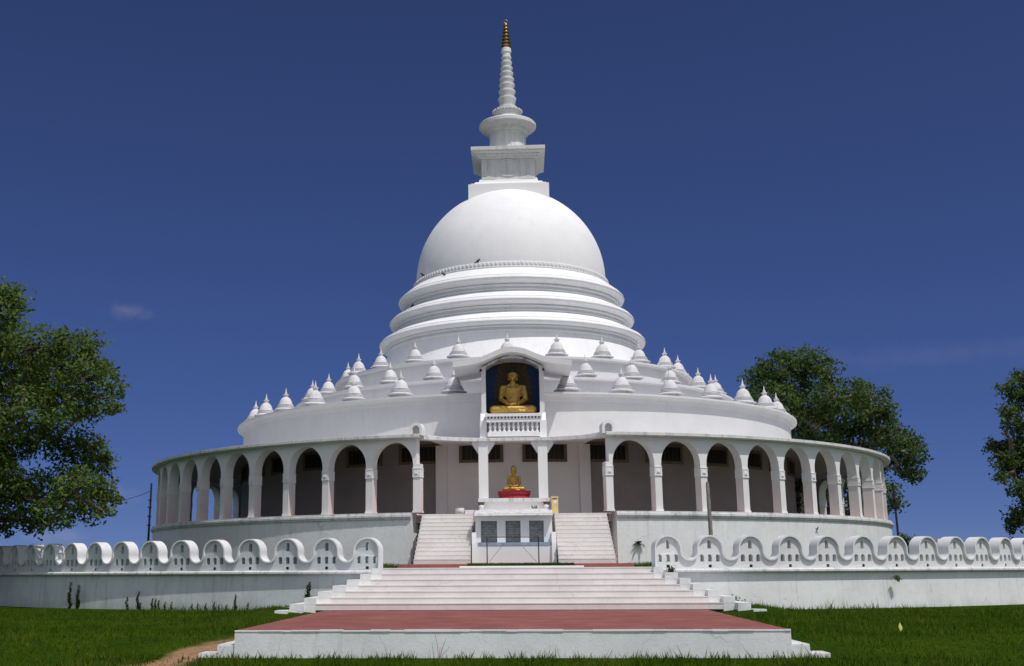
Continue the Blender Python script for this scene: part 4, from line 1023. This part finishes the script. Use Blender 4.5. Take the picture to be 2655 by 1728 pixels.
# grass blades over the visible lawn
def grass():
    n = 150000
    y = -47+rng.random(n)*21; x = rng.uniform(-24, 24, n)
    keep = np.hypot(x, y) > 28.22
    keep &= ~((np.abs(x) < 5.5) & (y > -42.03))
    keep &= ~((np.abs(x) < 7.4) & (y > -32.2) & (np.abs(x) < 4.1+(-28.4-y)*1.2+.4))
    keep &= ~((np.abs(x) < 6.45) & (y > -42) & (y < -40.6))
    wv = .5+.5*np.sin(x*1.7+3*np.sin(y*.9))*np.sin(y*1.3+2*np.sin(x*.6))
    dl = np.abs(.936*(x+6.25)-.351*(y+41.7)); path = (dl < .55) & (y < -39.6); keep &= ~(path & (rng.random(n) < .93))
    x, y, wv = x[keep], y[keep], wv[keep]; n = len(x)
    hgt = (.035+.05*rng.random(n)+.13*rng.random(n)**9)*(.6+.8*wv)
    nearwall = np.hypot(x, y) < 28.6; hgt[nearwall] *= 2.4
    foot = (np.abs(x) < 6.6) & (y > -42.5); hgt[foot] *= 1.5
    return x, y, hgt
def blades(x, y, z, h, wid):
    n = len(x); a = rng.random(n)*6.28; la = rng.random(n)*6.28; ln = h*rng.uniform(.1, .8, n)
    b = np.stack([x, y, z], 1); s = np.stack([np.cos(a), np.sin(a), 0*a], 1)*(wid*(.6+.8*rng.random(n)))[:, None]
    tip = b+np.stack([np.cos(la)*ln, np.sin(la)*ln, h], 1)
    return np.stack([b-s, b+s, tip], 1)
x, y, h = grass(); z = np.array([lawn_z(a, b) for a, b in zip(x, y)])-.01
Q = [blades(x, y, z, h, .010)]
# taller fringe at the platform foot and nearest the camera
n = 5200; x = rng.uniform(-8.5, 8.5, n); y = -42.06-rng.random(n)**1.5*1.1; k = (np.sin(x*5.1)+np.sin(x*2.3+1)+np.sin(x*11.7)) > -.6
x, y = x[k], y[k]; Q.append(blades(x, y, np.array([lawn_z(a, b) for a, b in zip(x, y)])-.01, .07+.15*rng.random(len(x))**3, .012))
# grass on the court beside the upper stairs and in the bed
for xa, xb, ya, yb, zz, n in ((-8.5, -3.75, -27.6, -19.6, .10, 9000), (3.85, 8.5, -27.6, -19.6, .10, 9000), (-1.6, 2.1, -23.9, -21.8, .262, 1100)):
    x = rng.uniform(xa, xb, n); y = rng.uniform(ya, yb, n); kk = (np.hypot(x, y) < 27.6) & ~((np.abs(x) < 4.15) & (y > -23.4) & (zz < .2)) & ~((np.abs(x-.1) < 4.25) & (y < -22.8) & (zz < .2))
    x, y = x[kk], y[kk]; Q.append(blades(x, y, np.full(len(x), zz), (.08+.16*rng.random(len(x))) if zz < .2 else .015+.045*rng.random(len(x)), .012))
gq = raw_quads('grass', np.concatenate(Q), M_grass, kind='stuff')
